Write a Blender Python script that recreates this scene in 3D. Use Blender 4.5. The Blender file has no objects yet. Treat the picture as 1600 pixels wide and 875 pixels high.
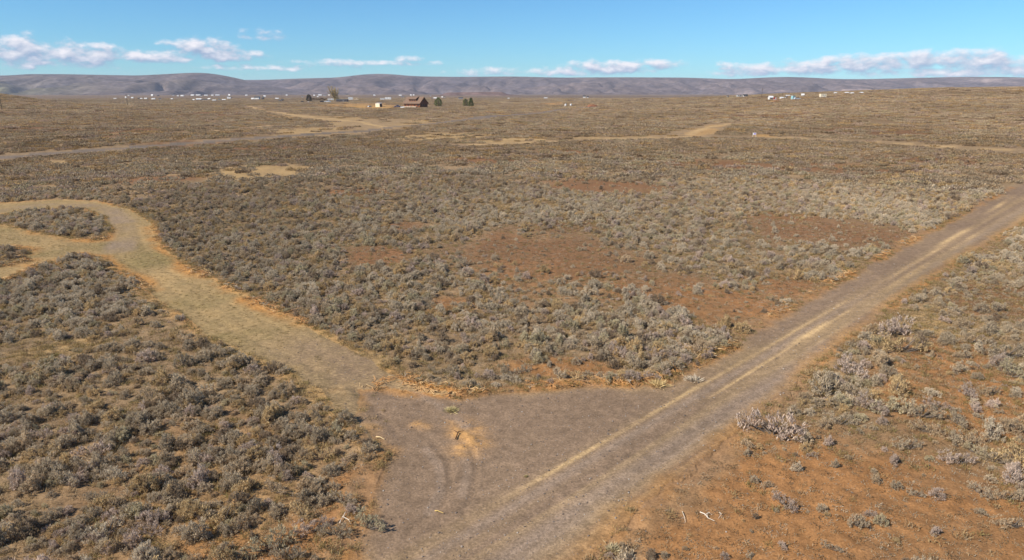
import bpy, bmesh, math, random
import numpy as np
from mathutils import Vector, Matrix, Euler

R = math.radians
random.seed(7)
rng = np.random.default_rng(7)
scene = bpy.context.scene
COL = scene.collection

# ------------------------------------------------------------------ camera
CAM_H = 16.0                                  # drone height over the junction, metres
FPX = 1070.0                                  # focal length in pixels of a 1600 px wide picture
PITCH = math.atan(292.5 / FPX)
cam_d = bpy.data.cameras.new("camera")
cam = bpy.data.objects.new("camera", cam_d)
COL.objects.link(cam)
cam_d.sensor_width = 36.0
cam_d.lens = 36.0 * FPX / 1600.0
cam_d.clip_start = 0.5
cam_d.clip_end = 60000.0
cam.location = (0, 0, CAM_H)
cam.rotation_euler = (math.pi / 2 - PITCH, 0, 0)
scene.camera = cam

# ------------------------------------------------------------------ light
SUN_EL = R(41.0)
SUN_AZ = R(-118.0)                            # clockwise from +Y: behind and left of the camera
sun_d = bpy.data.lights.new("sun", 'SUN')
sun_d.energy = 4.8
sun_d.angle = R(0.5)
sun_d.color = (1.0, 0.93, 0.81)
sun = bpy.data.objects.new("sun", sun_d)
COL.objects.link(sun)
SUNV = Vector((math.sin(SUN_AZ) * math.cos(SUN_EL), math.cos(SUN_AZ) * math.cos(SUN_EL), math.sin(SUN_EL)))
sun.rotation_euler = SUNV.to_track_quat('Z', 'Y').to_euler()
sun.location = (-60, -40, 80)

scene.view_settings.view_transform = 'Standard'
scene.view_settings.look = 'None'
scene.view_settings.exposure = 0.66
scene.view_settings.gamma = 1.0
scene.view_settings.use_curve_mapping = False
scene.cycles.max_bounces = 6
scene.cycles.diffuse_bounces = 3
scene.cycles.volume_bounces = 1
scene.cycles.transparent_max_bounces = 8

HZ_Y = 145.0
HAZE_DENSITY = 2.9e-5


def px_dir(px, py):
    u = (px - 800.0) / FPX
    v = (437.5 - py) / FPX
    return Vector((u, math.cos(PITCH) + v * math.sin(PITCH), -math.sin(PITCH) + v * math.cos(PITCH)))


# ------------------------------------------------------------------ node helpers
class NT:
    def __init__(self, tree):
        self.t = tree
        self.n = tree.nodes
        self.l = tree.links

    def node(self, typ, **kw):
        nd = self.n.new(typ)
        for k, v in kw.items():
            setattr(nd, k, v)
        return nd

    def put(self, sock, val):
        if val is None:
            return
        if isinstance(val, bpy.types.NodeSocket):
            self.l.new(val, sock)
        else:
            try:
                sock.default_value = val
            except Exception:
                sock.default_value = tuple(val) + (1.0,)

    def math(self, op, a, b=None, c=None, clamp=False):
        nd = self.node('ShaderNodeMath', operation=op, use_clamp=clamp)
        self.put(nd.inputs[0], a)
        self.put(nd.inputs[1], b)
        self.put(nd.inputs[2], c)
        return nd.outputs[0]

    def ramp(self, v, lo, hi, a=0.0, b=1.0, smooth=True):
        nd = self.node('ShaderNodeMapRange', interpolation_type='SMOOTHSTEP' if smooth else 'LINEAR')
        self.put(nd.inputs[0], v)
        nd.inputs[1].default_value = lo
        nd.inputs[2].default_value = hi
        nd.inputs[3].default_value = a
        nd.inputs[4].default_value = b
        return nd.outputs[0]

    def noise(self, vec, scale, detail=4.0, rough=0.55, dist=0.0):
        nd = self.node('ShaderNodeTexNoise')
        self.put(nd.inputs['Vector'], vec)
        nd.inputs['Scale'].default_value = scale
        nd.inputs['Detail'].default_value = detail
        nd.inputs['Roughness'].default_value = rough
        nd.inputs['Distortion'].default_value = dist
        return nd.outputs[0]

    def mix(self, f, a, b, blend='MIX'):
        nd = self.node('ShaderNodeMix', data_type='RGBA', blend_type=blend)
        self.put(nd.inputs[0], f)
        self.put(nd.inputs[6], a)
        self.put(nd.inputs[7], b)
        return nd.outputs[2]

    def vec(self, x, y, z):
        nd = self.node('ShaderNodeCombineXYZ')
        self.put(nd.inputs[0], x)
        self.put(nd.inputs[1], y)
        self.put(nd.inputs[2], z)
        return nd.outputs[0]

    def scale3(self, v, s):
        nd = self.node('ShaderNodeVectorMath', operation='MULTIPLY')
        self.put(nd.inputs[0], v)
        nd.inputs[1].default_value = s
        return nd.outputs[0]


def new_mat(name):
    m = bpy.data.materials.new(name)
    m.use_nodes = True
    m.node_tree.nodes.clear()
    T = NT(m.node_tree)
    out = T.node('ShaderNodeOutputMaterial')
    b = T.node('ShaderNodeBsdfPrincipled')
    b.inputs['Roughness'].default_value = 0.9
    b.inputs['Specular IOR Level'].default_value = 0.15
    T.l.new(b.outputs[0], out.inputs[0])
    return m, T, b


def plain_mat(name, col, rough=0.8, var=0.15, scale=1.5, metallic=0.0, spec=0.2):
    m, T, b = new_mat(name)
    geo = T.node('ShaderNodeNewGeometry')
    n = T.noise(geo.outputs['Position'], scale, 5.0, 0.6)
    f = T.ramp(n, 0.3, 0.7, 1.0 - var, 1.0 + var)
    c = T.mix(1.0, tuple(col) + (1.0,), T.vec(f, f, f), 'MULTIPLY')
    T.put(b.inputs['Base Color'], c)
    b.inputs['Roughness'].default_value = rough
    b.inputs['Metallic'].default_value = metallic
    b.inputs['Specular IOR Level'].default_value = spec
    return m


# ------------------------------------------------------------------ world: clear sky with low cumulus bands
SKY_STRENGTH = 0.069
world = bpy.data.worlds.new("World")
scene.world = world
world.use_nodes = True
wt = NT(world.node_tree)
wt.n.clear()
CLOUDS = [  # azimuth and elevation read off the photograph: centre x, y, half width, half height (pixels), strength
    (40, 84, 80, 24, 1.0), (125, 90, 80, 17, 1.0), (165, 76, 30, 8, .9), (240, 91, 60, 10, .95), (312, 78, 42, 17, 1.1),
    (345, 86, 60, 12, .9), (15, 101, 50, 8, .7), (410, 57, 30, 8, .55), (375, 106, 44, 5, .6), (265, 68, 16, 5, .4),
    (575, 99, 90, 4.5, .62), (640, 93, 24, 5, .75), (530, 102, 50, 5, 0.43), (450, 108, 16, 4, .4), (545, 100, 20, 5, 0.38),
    (950, 107, 66, 12, .95), (990, 103, 34, 9, .95), (1042, 103, 28, 8, .9), (885, 113, 55, 7, .75), (770, 113, 50, 6, .5),
    (1180, 111, 66, 9, .85), (1135, 106, 18, 8, .9), (1270, 107, 80, 12, 1.0), (1360, 101, 100, 14, 1.05),
    (1440, 95, 50, 14, 1.05), (1520, 97, 55, 18, 1.05), (1565, 104, 50, 15, 1.0), (1600, 108, 40, 16, 1.0),
    (1480, 114, 140, 8, .8), (1700, 100, 90, 16, 1.0), (-80, 92, 90, 18, 1.0), (1850, 106, 110, 14, 1.0), (-250, 100, 120, 14, 1.0),
]
cg = bpy.data.node_groups.new("cloud_density", 'ShaderNodeTree')
cg.interface.new_socket("az", in_out='INPUT', socket_type='NodeSocketFloat')
cg.interface.new_socket("el", in_out='INPUT', socket_type='NodeSocketFloat')
cg.interface.new_socket("density", in_out='OUTPUT', socket_type='NodeSocketFloat')
G = NT(cg)
gi = G.node('NodeGroupInput')
go = G.node('NodeGroupOutput')
az, el = gi.outputs[0], gi.outputs[1]
warp = G.noise(G.vec(G.math('MULTIPLY', az, .55), G.math('MULTIPLY', el, 1.2), 3.0), 1.0, 3.0, .5)
azw = G.math('ADD', az, G.math('MULTIPLY', G.math('SUBTRACT', warp, .5), 1.6))
field = None
for (cx, cy, rx, ry, st) in CLOUDS:
    d = px_dir(cx, cy)
    a0 = math.degrees(math.atan2(d.x, d.y))
    e0 = math.degrees(math.atan2(d.z, math.hypot(d.x, d.y)))
    ra = math.degrees(rx / FPX) * math.cos(R(a0)) ** 2 * 1.15
    re = math.degrees(ry / FPX) * math.cos(R(a0)) * 1.15
    qa = G.math('MULTIPLY', G.math('SUBTRACT', azw, a0), 1.0 / ra)
    de = G.math('SUBTRACT', el, e0)
    up = G.math('MULTIPLY', G.math('MAXIMUM', de, 0.0), 1.0 / re)
    dn = G.math('MULTIPLY', G.math('MINIMUM', de, 0.0), 1.0 / (re * .72))
    q = G.math('ADD', G.math('MULTIPLY', qa, qa), G.math('ADD', G.math('MULTIPLY', up, up), G.math('MULTIPLY', dn, dn)))
    v = G.math('MULTIPLY', G.math('SUBTRACT', 1.0, q), st)
    field = v if field is None else G.math('MAXIMUM', field, v)
n1 = G.noise(G.vec(G.math('MULTIPLY', az, .75), G.math('MULTIPLY', el, 1.35), 0.0), 1.0, 7.0, .56, .15)
field = G.math('MAXIMUM', field, -1.5)
dens = G.math('ADD', field, G.math('MULTIPLY', G.math('SUBTRACT', n1, .52), 3.6))
G.put(go.inputs[0], dens)

tc = wt.node('ShaderNodeTexCoord')
sep = wt.node('ShaderNodeSeparateXYZ')
wt.l.new(tc.outputs['Generated'], sep.inputs[0])
DEG = 180 / math.pi
azn = wt.math('MULTIPLY', wt.math('ARCTAN2', sep.outputs[0], sep.outputs[1]), DEG)
eln = wt.math('MULTIPLY', wt.math('ARCSINE', sep.outputs[2]), DEG)


def cloud(a, e):
    g = wt.node('ShaderNodeGroup')
    g.node_tree = cg
    wt.put(g.inputs[0], a)
    wt.put(g.inputs[1], e)
    return g.outputs[0]


dc = cloud(azn, eln)
ds = cloud(wt.math('SUBTRACT', azn, .22), wt.math('ADD', eln, .34))
cov = wt.ramp(dc, -.35, 1.0)
lit = wt.math('ADD', .33, wt.math('MULTIPLY', wt.math('SUBTRACT', dc, ds), .62), clamp=True)
ccol = wt.mix(lit, (.30, .40, .58, 1), (.92, .88, .92, 1))
sky = wt.node('ShaderNodeTexSky', sky_type='NISHITA')
sky.sun_disc = False
sky.sun_elevation = SUN_EL
sky.sun_rotation = SUN_AZ
sky.altitude = 500
sky.air_density = 1.0
sky.dust_density = 0.2
sky.ozone_density = 1.5
bg_sky = wt.node('ShaderNodeBackground')
wt.l.new(wt.mix(1.0, sky.outputs[0], (.47, .89, 1.24, 1), 'MULTIPLY'), bg_sky.inputs[0])
bg_sky.inputs[1].default_value = SKY_STRENGTH
bg_cl = wt.node('ShaderNodeBackground')
wt.l.new(ccol, bg_cl.inputs[0])
bg_cl.inputs[1].default_value = 0.68
mx = wt.node('ShaderNodeMixShader')
wt.l.new(wt.math('MULTIPLY', cov, .93), mx.inputs[0])
wt.l.new(bg_sky.outputs[0], mx.inputs[1])
wt.l.new(bg_cl.outputs[0], mx.inputs[2])
wo = wt.node('ShaderNodeOutputWorld')
wt.l.new(mx.outputs[0], wo.inputs[0])


# ------------------------------------------------------------------ numeric noise
def _hash(xi, yi, seed):
    h = (xi.astype(np.int64) * 374761393 + yi.astype(np.int64) * 668265263 + seed * 2147483647) & 0xffffffff
    h = ((h ^ (h >> 13)) * 1274126177) & 0xffffffff
    h = ((h ^ (h >> 16)) * 2246822519) & 0xffffffff
    return ((h ^ (h >> 15)) & 0xffffff) / float(0xffffff)


def vnoise(x, y, seed=0):
    xi = np.floor(x)
    yi = np.floor(y)
    fx = x - xi
    fy = y - yi
    fx = fx * fx * (3 - 2 * fx)
    fy = fy * fy * (3 - 2 * fy)
    a = _hash(xi, yi, seed)
    b = _hash(xi + 1, yi, seed)
    c = _hash(xi, yi + 1, seed)
    d = _hash(xi + 1, yi + 1, seed)
    return (a * (1 - fx) + b * fx) * (1 - fy) + (c * (1 - fx) + d * fx) * fy


def fbm(x, y, seed=0, octv=4, gain=.5):
    s = 0
    amp = 1
    tot = 0
    for o in range(octv):
        ca, sa = math.cos(o * 1.1), math.sin(o * 1.1)
        s = s + amp * vnoise((x * ca - y * sa) * 2 ** o, (x * sa + y * ca) * 2 ** o, seed + o * 17)
        tot += amp
        amp *= gain
    return s / tot


def sstep(a, b, x):
    t = np.clip((x - a) / (b - a), 0, 1)
    return t * t * (3 - 2 * t)


# ------------------------------------------------------------------ terrain
def terrain(x, y):
    x = np.asarray(x, float)
    y = np.asarray(y, float)
    r = np.hypot(x, y)
    az = np.degrees(np.arctan2(x, y))
    # gentle rise to a long low crest on the right
    amp = 20.5 * sstep(1.0, 37.0, az) * (1 - sstep(70, 120, az)) + 2.0 * sstep(-2, 8, az) * (1 - sstep(70, 120, az))
    z = amp * (sstep(190, 1000, r) * (1 - sstep(1150, 1900, r)))
    # low brushy mound far left
    z = z + 16.0 * np.exp(-((az + 38.0) / 4.6) ** 2) * np.exp(-((r - 900) / 240) ** 2)
    z = z + 3.0 * np.exp(-((az + 26) / 12) ** 2) * np.exp(-((r - 850) / 260) ** 2)
    # soft undulation
    und = (fbm(x / 95, y / 95, 5, 3) - .5) * 3.6 * sstep(110, 330, r) * (1 - .6 * sstep(1200, 2600, r))
    und = und + (fbm(x / 30, y / 30, 9, 2) - .5) * .5 * sstep(40, 120, r) * (1 - sstep(900, 1500, r))
    return z + und


def unproj(px, py):
    d = px_dir(px, py)
    ts = np.geomspace(8, 16000, 900)
    z = CAM_H + d.z * ts - terrain(d.x * ts, d.y * ts)
    k = np.nonzero(z < 0)[0]
    if len(k) == 0:
        t = 9000.0 / d.y
        return Vector((d.x * t, d.y * t, float(terrain(d.x * t, d.y * t))))
    i = k[0]
    a, b = ts[max(i - 1, 0)], ts[i]
    for _ in range(24):
        m = .5 * (a + b)
        if CAM_H + d.z * m - float(terrain(d.x * m, d.y * m)) < 0:
            b = m
        else:
            a = m
    return Vector((d.x * b, d.y * b, CAM_H + d.z * b))


def to_px(x, y, z):
    f = y * math.cos(PITCH) - (z - CAM_H) * math.sin(PITCH)
    upv = y * math.sin(PITCH) + (z - CAM_H) * math.cos(PITCH)
    f = np.where(np.abs(f) < 1e-3, 1e-3, f)
    return 800 + FPX * x / f, 437.5 - FPX * upv / f, f


def poly(pts):
    return np.array([unproj(*p).to_2d() for p in pts])


def sdf(P, x, y):
    n = len(P)
    d2 = np.full(x.shape, 1e18)
    ins = np.zeros(x.shape, bool)
    for i in range(n):
        ax, ay = P[i]
        bx, by = P[(i + 1) % n]
        ex, ey = bx - ax, by - ay
        t = np.clip(((x - ax) * ex + (y - ay) * ey) / (ex * ex + ey * ey + 1e-12), 0, 1)
        d2 = np.minimum(d2, (x - ax - t * ex) ** 2 + (y - ay - t * ey) ** 2)
        c = (ay > y) != (by > y)
        xi = ax + (y - ay) * ex / (ey if abs(ey) > 1e-12 else 1e-12)
        ins ^= c & (x < xi)
    d = np.sqrt(d2)
    return np.where(ins, -d, d)


def pdist(P, x, y):
    """distance to an open polyline, signed side, and length along it"""
    best = np.full(x.shape, 1e18)
    side = np.zeros(x.shape)
    along = np.zeros(x.shape)
    acc = 0.0
    for i in range(len(P) - 1):
        ax, ay = P[i]
        ex, ey = P[i + 1][0] - ax, P[i + 1][1] - ay
        L = math.hypot(ex, ey)
        t = np.clip(((x - ax) * ex + (y - ay) * ey) / (L * L + 1e-12), 0, 1)
        d = np.hypot(x - ax - t * ex, y - ay - t * ey)
        s = np.sign(ex * (y - ay) - ey * (x - ax))
        m = d < best
        best = np.where(m, d, best)
        side = np.where(m, s, side)
        along = np.where(m, acc + t * L, along)
        acc += L
    return best, side, along


MAIN = poly([(1760, 232), (1700, 246), (1640, 266), (1600, 286), (1500, 338), (1400, 392), (1300, 448), (1200, 508), (1110, 566),
             (1040, 598), (960, 602), (880, 604), (800, 612), (720, 622), (660, 612), (610, 606), (560, 610), (560, 650),
             (590, 690), (608, 716), (588, 760), (566, 810), (548, 880), (536, 960), (525, 1080), (780, 1100), (860, 950),
             (925, 870), (1010, 786), (1110, 706), (1205, 632), (1305, 546), (1400, 474), (1500, 408), (1600, 347),
             (1690, 296), (1760, 262)])
TRACK = poly([(715, 618), (640, 600), (590, 575), (540, 548), (460, 502), (370, 458), (292, 418), (252, 388), (238, 352), (205, 328),
              (150, 315), (80, 313), (0, 318), (-120, 332), (-260, 352), (-260, 362), (-120, 350), (0, 336), (60, 327), (128, 325),
              (168, 340), (176, 358), (160, 376), (110, 374), (60, 366), (0, 352), (-120, 366), (-120, 400), (0, 384), (50, 392),
              (40, 410), (0, 418), (-120, 432), (-120, 460), (0, 440), (60, 416), (120, 398), (160, 402), (215, 440), (272, 482),
              (330, 522), (430, 566), (500, 606), (560, 662), (600, 706), (640, 700), (690, 660)])
FARR = poly([(-260, 270), (0, 244), (100, 236), (200, 229.2), (300, 221.7), (400, 214.3), (500, 207.2), (600, 199.2), (700, 189.2),
             (800, 179), (860, 172.8), (925, 166.2), (928, 167.6), (865, 174.6), (800, 181), (700, 191.6), (600, 202), (500, 210.4), (400, 217.8),
             (300, 225.4), (200, 233.2), (100, 240.6), (0, 248.8), (-260, 276)])
LOOPG = poly([(-120, 342), (0, 328), (60, 320), (130, 320), (172, 328), (192, 346), (196, 372), (186, 392)])
ROADC = poly([(700, 1010), (900, 800), (1200, 570), (1400, 434), (1600, 318), (1740, 248)])
# along/across coordinate of the gravel road
P0 = np.array(unproj(900, 722).to_2d())
P1 = np.array(unproj(1540, 345).to_2d())
RD = (P1 - P0) / np.linalg.norm(P1 - P0)


def road_uv(x, y):
    u = (x - P0[0]) * RD[0] + (y - P0[1]) * RD[1]
    v = (x - P0[0]) * RD[1] - (y - P0[1]) * RD[0]
    return u, v            # v grows to the right of the pale wheel line


def ell(cx, cy, rx, ry):
    c = unproj(cx, cy)
    a, b = unproj(cx, cy + ry), unproj(cx, max(cy - ry, 147))
    L = (b - a).length * .5
    W = rx / FPX * c.length
    fw = Vector((c.x, c.y)).normalized()
    m = (a + b) * .5
    return (m.x, m.y, fw.x, fw.y, L, W)


def emask(E, x, y, wob, soft=.45):
    """union of soft world-space ellipses whose rims wander with the noise wob (-1..1)"""
    best = np.zeros(x.shape)
    for (mx_, my_, fx, fy, L, W) in E:
        dx, dy = x - mx_, y - my_
        a = (dx * fx + dy * fy) / L
        b = (dx * fy - dy * fx) / W
        q = np.sqrt(a * a + b * b) + wob * .55
        best = np.maximum(best, 1 - sstep(1 - soft, 1 + soft, q))
    return best


RED = [ell(*e) for e in [(850, 412, 150, 48), (790, 392, 60, 34), (590, 402, 62, 17), (1310, 366, 140, 20), (1130, 478, 110, 34), (945, 293, 90, 14),
                         (1040, 455, 110, 24), (880, 354, 70, 11), (1250, 452, 80, 22), (190, 206, 60, 7), (700, 480, 50, 18), (1230, 340, 60, 9),
                         (620, 352, 40, 8), (1560, 470, 60, 30), (1480, 560, 60, 40), (1330, 800, 420, 110), (1180, 860, 260, 80), (1560, 640, 70, 60),
                         (560, 790, 60, 60), (470, 850, 70, 40), (880, 575, 90, 16), (340, 850, 60, 40), (1100, 258, 90, 8), (1300, 262, 110, 8),
                         (300, 225, 60, 5), (60, 200, 60, 6), (420, 232, 70, 4), (760, 250, 70, 5), (900, 238, 60, 4), (1380, 205, 80, 5), (1200, 182, 70, 4), (1450, 250, 90, 6), (560, 300, 50, 6), (250, 280, 60, 5), (330, 178, 60, 3), (1500, 620, 120, 60)]]
STRAW = [ell(*e) for e in [(410, 268, 72, 11), (455, 328, 22, 5), (690, 214, 75, 6), (790, 222, 50, 4), (500, 205, 62, 6), (600, 196, 60, 4),
                           (100, 254, 40, 4), (560, 192, 60, 5), (630, 190, 40, 4), (930, 216, 50, 2.2), (1000, 215, 40, 2.2),
                           (90, 545, 50, 8), (540, 186, 60, 4), (820, 218, 50, 2.5), (460, 182, 40, 3), (1450, 505, 60, 18)]]
OCHRE = [ell(*e) for e in [(1100, 205, 19, 5), (1088, 209, 16, 3), (1118, 197, 15, 2), (1195, 213, 18, 2.4), (560, 165, 60, 4), (590, 168, 30, 3), (1210, 158, 8, 2), (870, 162, 25, 1.6)]]
DIRT = [ell(*e) for e in [(560, 198, 50, 7), (600, 190, 40, 5), (540, 206, 40, 4)]]
BARE = [ell(*e) for e in [(1330, 812, 430, 95), (1160, 850, 230, 90), (1120, 760, 60, 40), (560, 770, 40, 40), (1310, 364, 150, 24), (855, 404, 152, 46), (780, 385, 70, 34),
                          (588, 402, 62, 17), (1140, 482, 95, 26), (1420, 735, 100, 34), (880, 582, 110, 12), (1050, 448, 90, 20), (945, 293, 85, 10), (1230, 455, 60, 16), (640, 352, 40, 6), (700, 470, 34, 12)]]
# thin two-rut trail across the far right plain, and the one up to the ochre clearing
TRAILS = [poly([(740, 226), (860, 221), (960, 217), (1060, 214), (1150, 213), (1250, 216), (1350, 221), (1450, 228), (1600, 236), (1720, 242)]),
          poly([(1075, 211), (1090, 204), (1112, 198), (1140, 193)]),
          poly([(390, 166), (430, 175), (470, 181), (520, 186), (560, 190), (600, 198)]),
          poly([(0, 214), (200, 208), (330, 205), (420, 196)])]
TWID = [2.2, 2.5, 2.6, 1.2]
# tyre arcs and dust smears on the junction apron
ARCS = [(poly([(676, 690), (700, 720), (704, 755), (690, 790), (664, 812), (636, 838)]), .17, 'dark'),
        (poly([(664, 700), (686, 730), (688, 765), (672, 800)]), .2, 'pale'),
        (poly([(738, 700), (744, 735), (738, 770), (724, 800)]), .15, 'dark'),
        (poly([(725, 705), (730, 740), (722, 775)]), .2, 'pale'),
        (poly([(722, 664), (734, 672), (742, 684), (741, 696), (728, 704)]), .62, 'ochre'),
        (poly([(712, 676), (722, 680), (736, 690)]), .40, 'ochre'),
        (poly([(650, 662), (664, 668)]), .30, 'ochre'),
        (poly([(560, 560), (610, 590), (680, 630), (730, 668)]), .25, 'pale')]

C_SOIL = np.array((.200, .132, .074))
C_DRY = np.array((.255, .172, .094))
C_RED = np.array((.262, .129, .051))
C_REDFAR = np.array((.180, .092, .044))
C_ORANGE = np.array((.330, .155, .045))
C_STRAW = np.array((.325, .212, .095))
C_OCHRE = np.array((.340, .195, .070))
C_GRAVEL = np.array((.196, .132, .085))
C_GREY = np.array((.212, .153, .110))
C_DUST = np.array((.470, .315, .155))
C_TRACK = np.array((.240, .165, .078))
C_OLIVE = np.array((.160, .122, .048))
C_FARROAD = np.array((.122, .098, .078))
C_PLAIN = np.array((.148, .102, .066))


def lerp(c, d, m):
    return c + (np.asarray(d) - c) * m[..., None]


def surface(x, y, full=True):
    """albedo, relief, class and plant densities of the ground at world points"""
    r = np.hypot(x, y)
    n05 = vnoise(x * 2.1, y * 2.1, 3) * 2 - 1
    n1 = fbm(x / 1.1, y / 1.1, 11, 3) * 2 - 1
    n4 = fbm(x / 4.0, y / 4.0, 21, 4) * 2 - 1
    n12 = fbm(x / 13.0, y / 13.0, 31, 4) * 2 - 1
    n50 = fbm(x / 50.0, y / 50.0, 41, 4) * 2 - 1
    n200 = fbm(x / 210.0, y / 210.0, 51, 3) * 2 - 1
    near = 1 - sstep(300, 700, r)
    red = emask(RED, x, y, n12 * .5 + n4 * .7)
    straw = emask(STRAW, x, y, n12 * .6 + n4 * .6)
    ochre = emask(OCHRE, x, y, n12 * .5 + n4 * .4, .3)
    dirt = emask(DIRT, x, y, n12 * .6)
    bare = emask(BARE, x, y, n12 * .55 + n4 * .75, .42)
    dm = sdf(MAIN, x, y) + n1 * .32 + n4 * .35
    dt = sdf(TRACK, x, y) + n1 * .30 + n4 * .45
    df = sdf(FARR, x, y) + n4 * .2
    redn = np.clip(red * 1.0 + np.clip(n50 * .9 + n12 * .7 - .15, 0, 1) * .75, 0, 1)
    c = np.empty(x.shape + (3,))
    c[:] = C_SOIL
    c = lerp(c, C_DRY, np.clip(.5 + n4 * .9 + n1 * .3, 0, 1) * .8)
    c_red = lerp(np.broadcast_to(C_RED, c.shape).copy(), C_REDFAR, sstep(38, 75, r))
    c = lerp(c, c_red, np.clip(redn * (1.0 + n4 * .5 + n1 * .25), 0, 1))
    c = lerp(c, C_STRAW, np.clip(straw * (1 + n4 * .5), 0, 1) * .85)
    grassy = np.clip(n12 * 1.4 + n4 * .8 - .35, 0, 1) * (1 - bare)
    c = lerp(c, C_STRAW, grassy * .5)
    c = lerp(c, C_OLIVE, np.clip(-n12 * 1.3 + n1 * .5 - .5, 0, 1) * .45)
    c = lerp(c, C_DRY * .9, dirt * .8)
    c = c * (1 - .16 * sstep(120, 300, r) * (1 - np.clip(straw + ochre + dirt, 0, 1)))[..., None]
    c = lerp(c, C_OCHRE, ochre)
    far = sstep(700, 1600, r)
    c = lerp(c, C_PLAIN * .92 * (1 + .45 * (fbm(x / 160, y / 420, 57, 4) - .5))[..., None], far * .88)
    c = c * (1 + .10 * n4 + .07 * n05 * near)[..., None]
    trail = np.zeros(x.shape)
    trclear = np.zeros(x.shape)
    for P, w in zip(TRAILS, TWID):
        d, s, a = pdist(P, x, y)
        trail = np.maximum(trail, 1 - sstep(w * .5, w * 1.1, d + n4 * w * .35))
        trclear = np.maximum(trclear, 1 - sstep(w * 3.0, w * 5.0, d + n4 * w * .8))
    c = lerp(c, C_STRAW * 1.3, trail * .9)
    c = lerp(c, C_DRY, trclear * .4)
    # verges: orange scraped soil and straw along both roads
    u, v = road_uv(x, y)
    vm = (1 - sstep(0.2, 1.8, dm + n4 * .7)) * (r < 400)
    c = lerp(c, C_DRY * 1.15, np.clip(vm * (.55 + n4 * .8), 0, 1))
    c = lerp(c, C_ORANGE, np.clip(np.exp(-((dm - .25) / .42) ** 2) * (1.0 + n4 * .9) * (r < 150), 0, 1))
    vt = (1 - sstep(0.1, 1.4, dt + n4 * .7)) * (r < 160)
    c = lerp(c, lerp(np.broadcast_to(C_STRAW, c.shape).copy(), C_ORANGE, np.clip(.6 + n4 * 1.2, 0, 1)), np.clip(vt * (.9 + n1 * .5), 0, 1))
    vf = (1 - sstep(.2, 2.2, df + n4 * .8))
    c = lerp(c, C_DRY, vf * .6)
    # --- track: two-rut mown grass lane
    inT = dt < 0
    tt = np.broadcast_to(C_TRACK, c.shape).copy()
    tt = lerp(tt, C_STRAW, np.clip(n4 * 1.5 + n1 * .6, 0, 1) * .8)
    tt = lerp(tt, C_OLIVE, np.clip(-n4 * 1.4 + n12 * .8 + n1 * .3 - .1, 0, 1) * .75)
    tt = lerp(tt, C_ORANGE, sstep(-1.5, -.2, dt + n4 * .5) * np.clip(.30 + n12 * 1.7 + n4 * 1.0 + n1 * .4, 0, 1) * .9)
    # ruts follow the edge at fixed offsets
    rut = np.exp(-((dt + 1.5) / .32) ** 2) * .8
    tt = lerp(tt, C_STRAW * 1.15, np.exp(-((dt + 2.3 + n12 * .4) / .22) ** 2) * np.clip(.3 + n4 * 1.2, 0, 1) * .6)
    tt = lerp(tt, C_OLIVE * .85, np.exp(-((dt + 3.1 + n12 * .4) / .35) ** 2) * np.clip(.4 + n4 * 1.2, 0, 1) * .6)
    tt = lerp(tt, C_STRAW * 1.1, rut * np.clip(.5 + n4, 0, 1) * .7)
    dl, sl, al = pdist(LOOPG, x, y)
    tt = lerp(tt, lerp(np.broadcast_to(C_GREY, c.shape).copy(), C_TRACK, np.clip(.45 + n4 * .8 + n1 * .3, 0, 1)), (1 - sstep(.7, 1.9, dl + n4 * .5)) * .9)
    jx = sdf(poly_J, x, y)
    jm = 1 - sstep(-4.5, 5.0, jx + n4 * 3.2 + n1 * 1.0)
    tt = lerp(tt, C_GRAVEL, jm)
    # --- gravel road
    inM = dm < 0
    st1 = fbm(u / 34.0, v / .6, 61, 3) * 2 - 1
    st2 = fbm(u / 22.0, v / .17, 71, 3) * 2 - 1
    patch = fbm(u / 6.0, v / 1.2, 81, 3) * 2 - 1
    mm = np.broadcast_to(C_GRAVEL, c.shape).copy()
    mm = lerp(mm, C_TRACK * 1.05, np.clip(n12 * .9 + n4 * .5, 0, 1) * .30)
    onroad = sstep(-.9, .0, v) * (1 - sstep(4.2, 5.5, v))
    mm = lerp(mm, C_DRY * 1.02, onroad * np.clip(.40 + st1 * 1.3 + st2 * .8, 0, 1) * .8)

    mm = lerp(mm, C_DRY * 1.12, onroad * sstep(14, 40, u) * np.clip(.42 + st1 * .5 + st2 * .3, 0, 1) * .8)

    def band(v0, w, u0, u1, fade=2.5):
        return np.exp(-((v - v0 + .04 * st1) / w) ** 2) * sstep(u0 - fade, u0 + fade, u) * (1 - sstep(u1 - fade, u1 + fade, u))
    mm = lerp(mm, C_GREY * 1.10, band(2.6, .62, -14, 30, 8) * np.clip(.8 + .6 * st2, 0, 1))
    mm = lerp(mm, C_GREY * 1.04, band(.42, .30, -12, 34, 8) * np.clip(.7 + .5 * st2, 0, 1))
    mm = lerp(mm, C_GREY * 1.02, band(1.9, .5, 40, 140, 10) * np.clip(.6 + .6 * st2, 0, 1))
    mm = lerp(mm, C_DRY * 1.2, band(3.7, .5, -6, 20, 5) * np.clip(.5 + .7 * st2 + n4 * .4, 0, 1) * .7)
    dust = band(-.20, .12, -2.5, 11.5, 3) * np.clip(.62 + .7 * patch + .3 * st2, 0, 1)
    dust = np.maximum(dust, band(-.12, .09, 11, 34, 3) * np.clip(.35 + .7 * patch, 0, 1))
    dust = np.maximum(dust, band(1.0, .10, 11, 32, 2.5) * np.clip(.75 + .6 * patch, 0, 1))
    dust = np.maximum(dust, band(.92, .34, 21.5, 27.5, 1.5) * np.clip(.85 + .5 * n1 + .3 * st2, 0, 1))
    dust = np.maximum(dust, band(1.9, .16, 17, 29, 3) * np.clip(.2 + .7 * patch, 0, 1))
    dust = np.maximum(dust, band(1.2, .25, 40, 51, 2.5) * np.clip(.75 + .7 * patch + .4 * st2, 0, 1))
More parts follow.
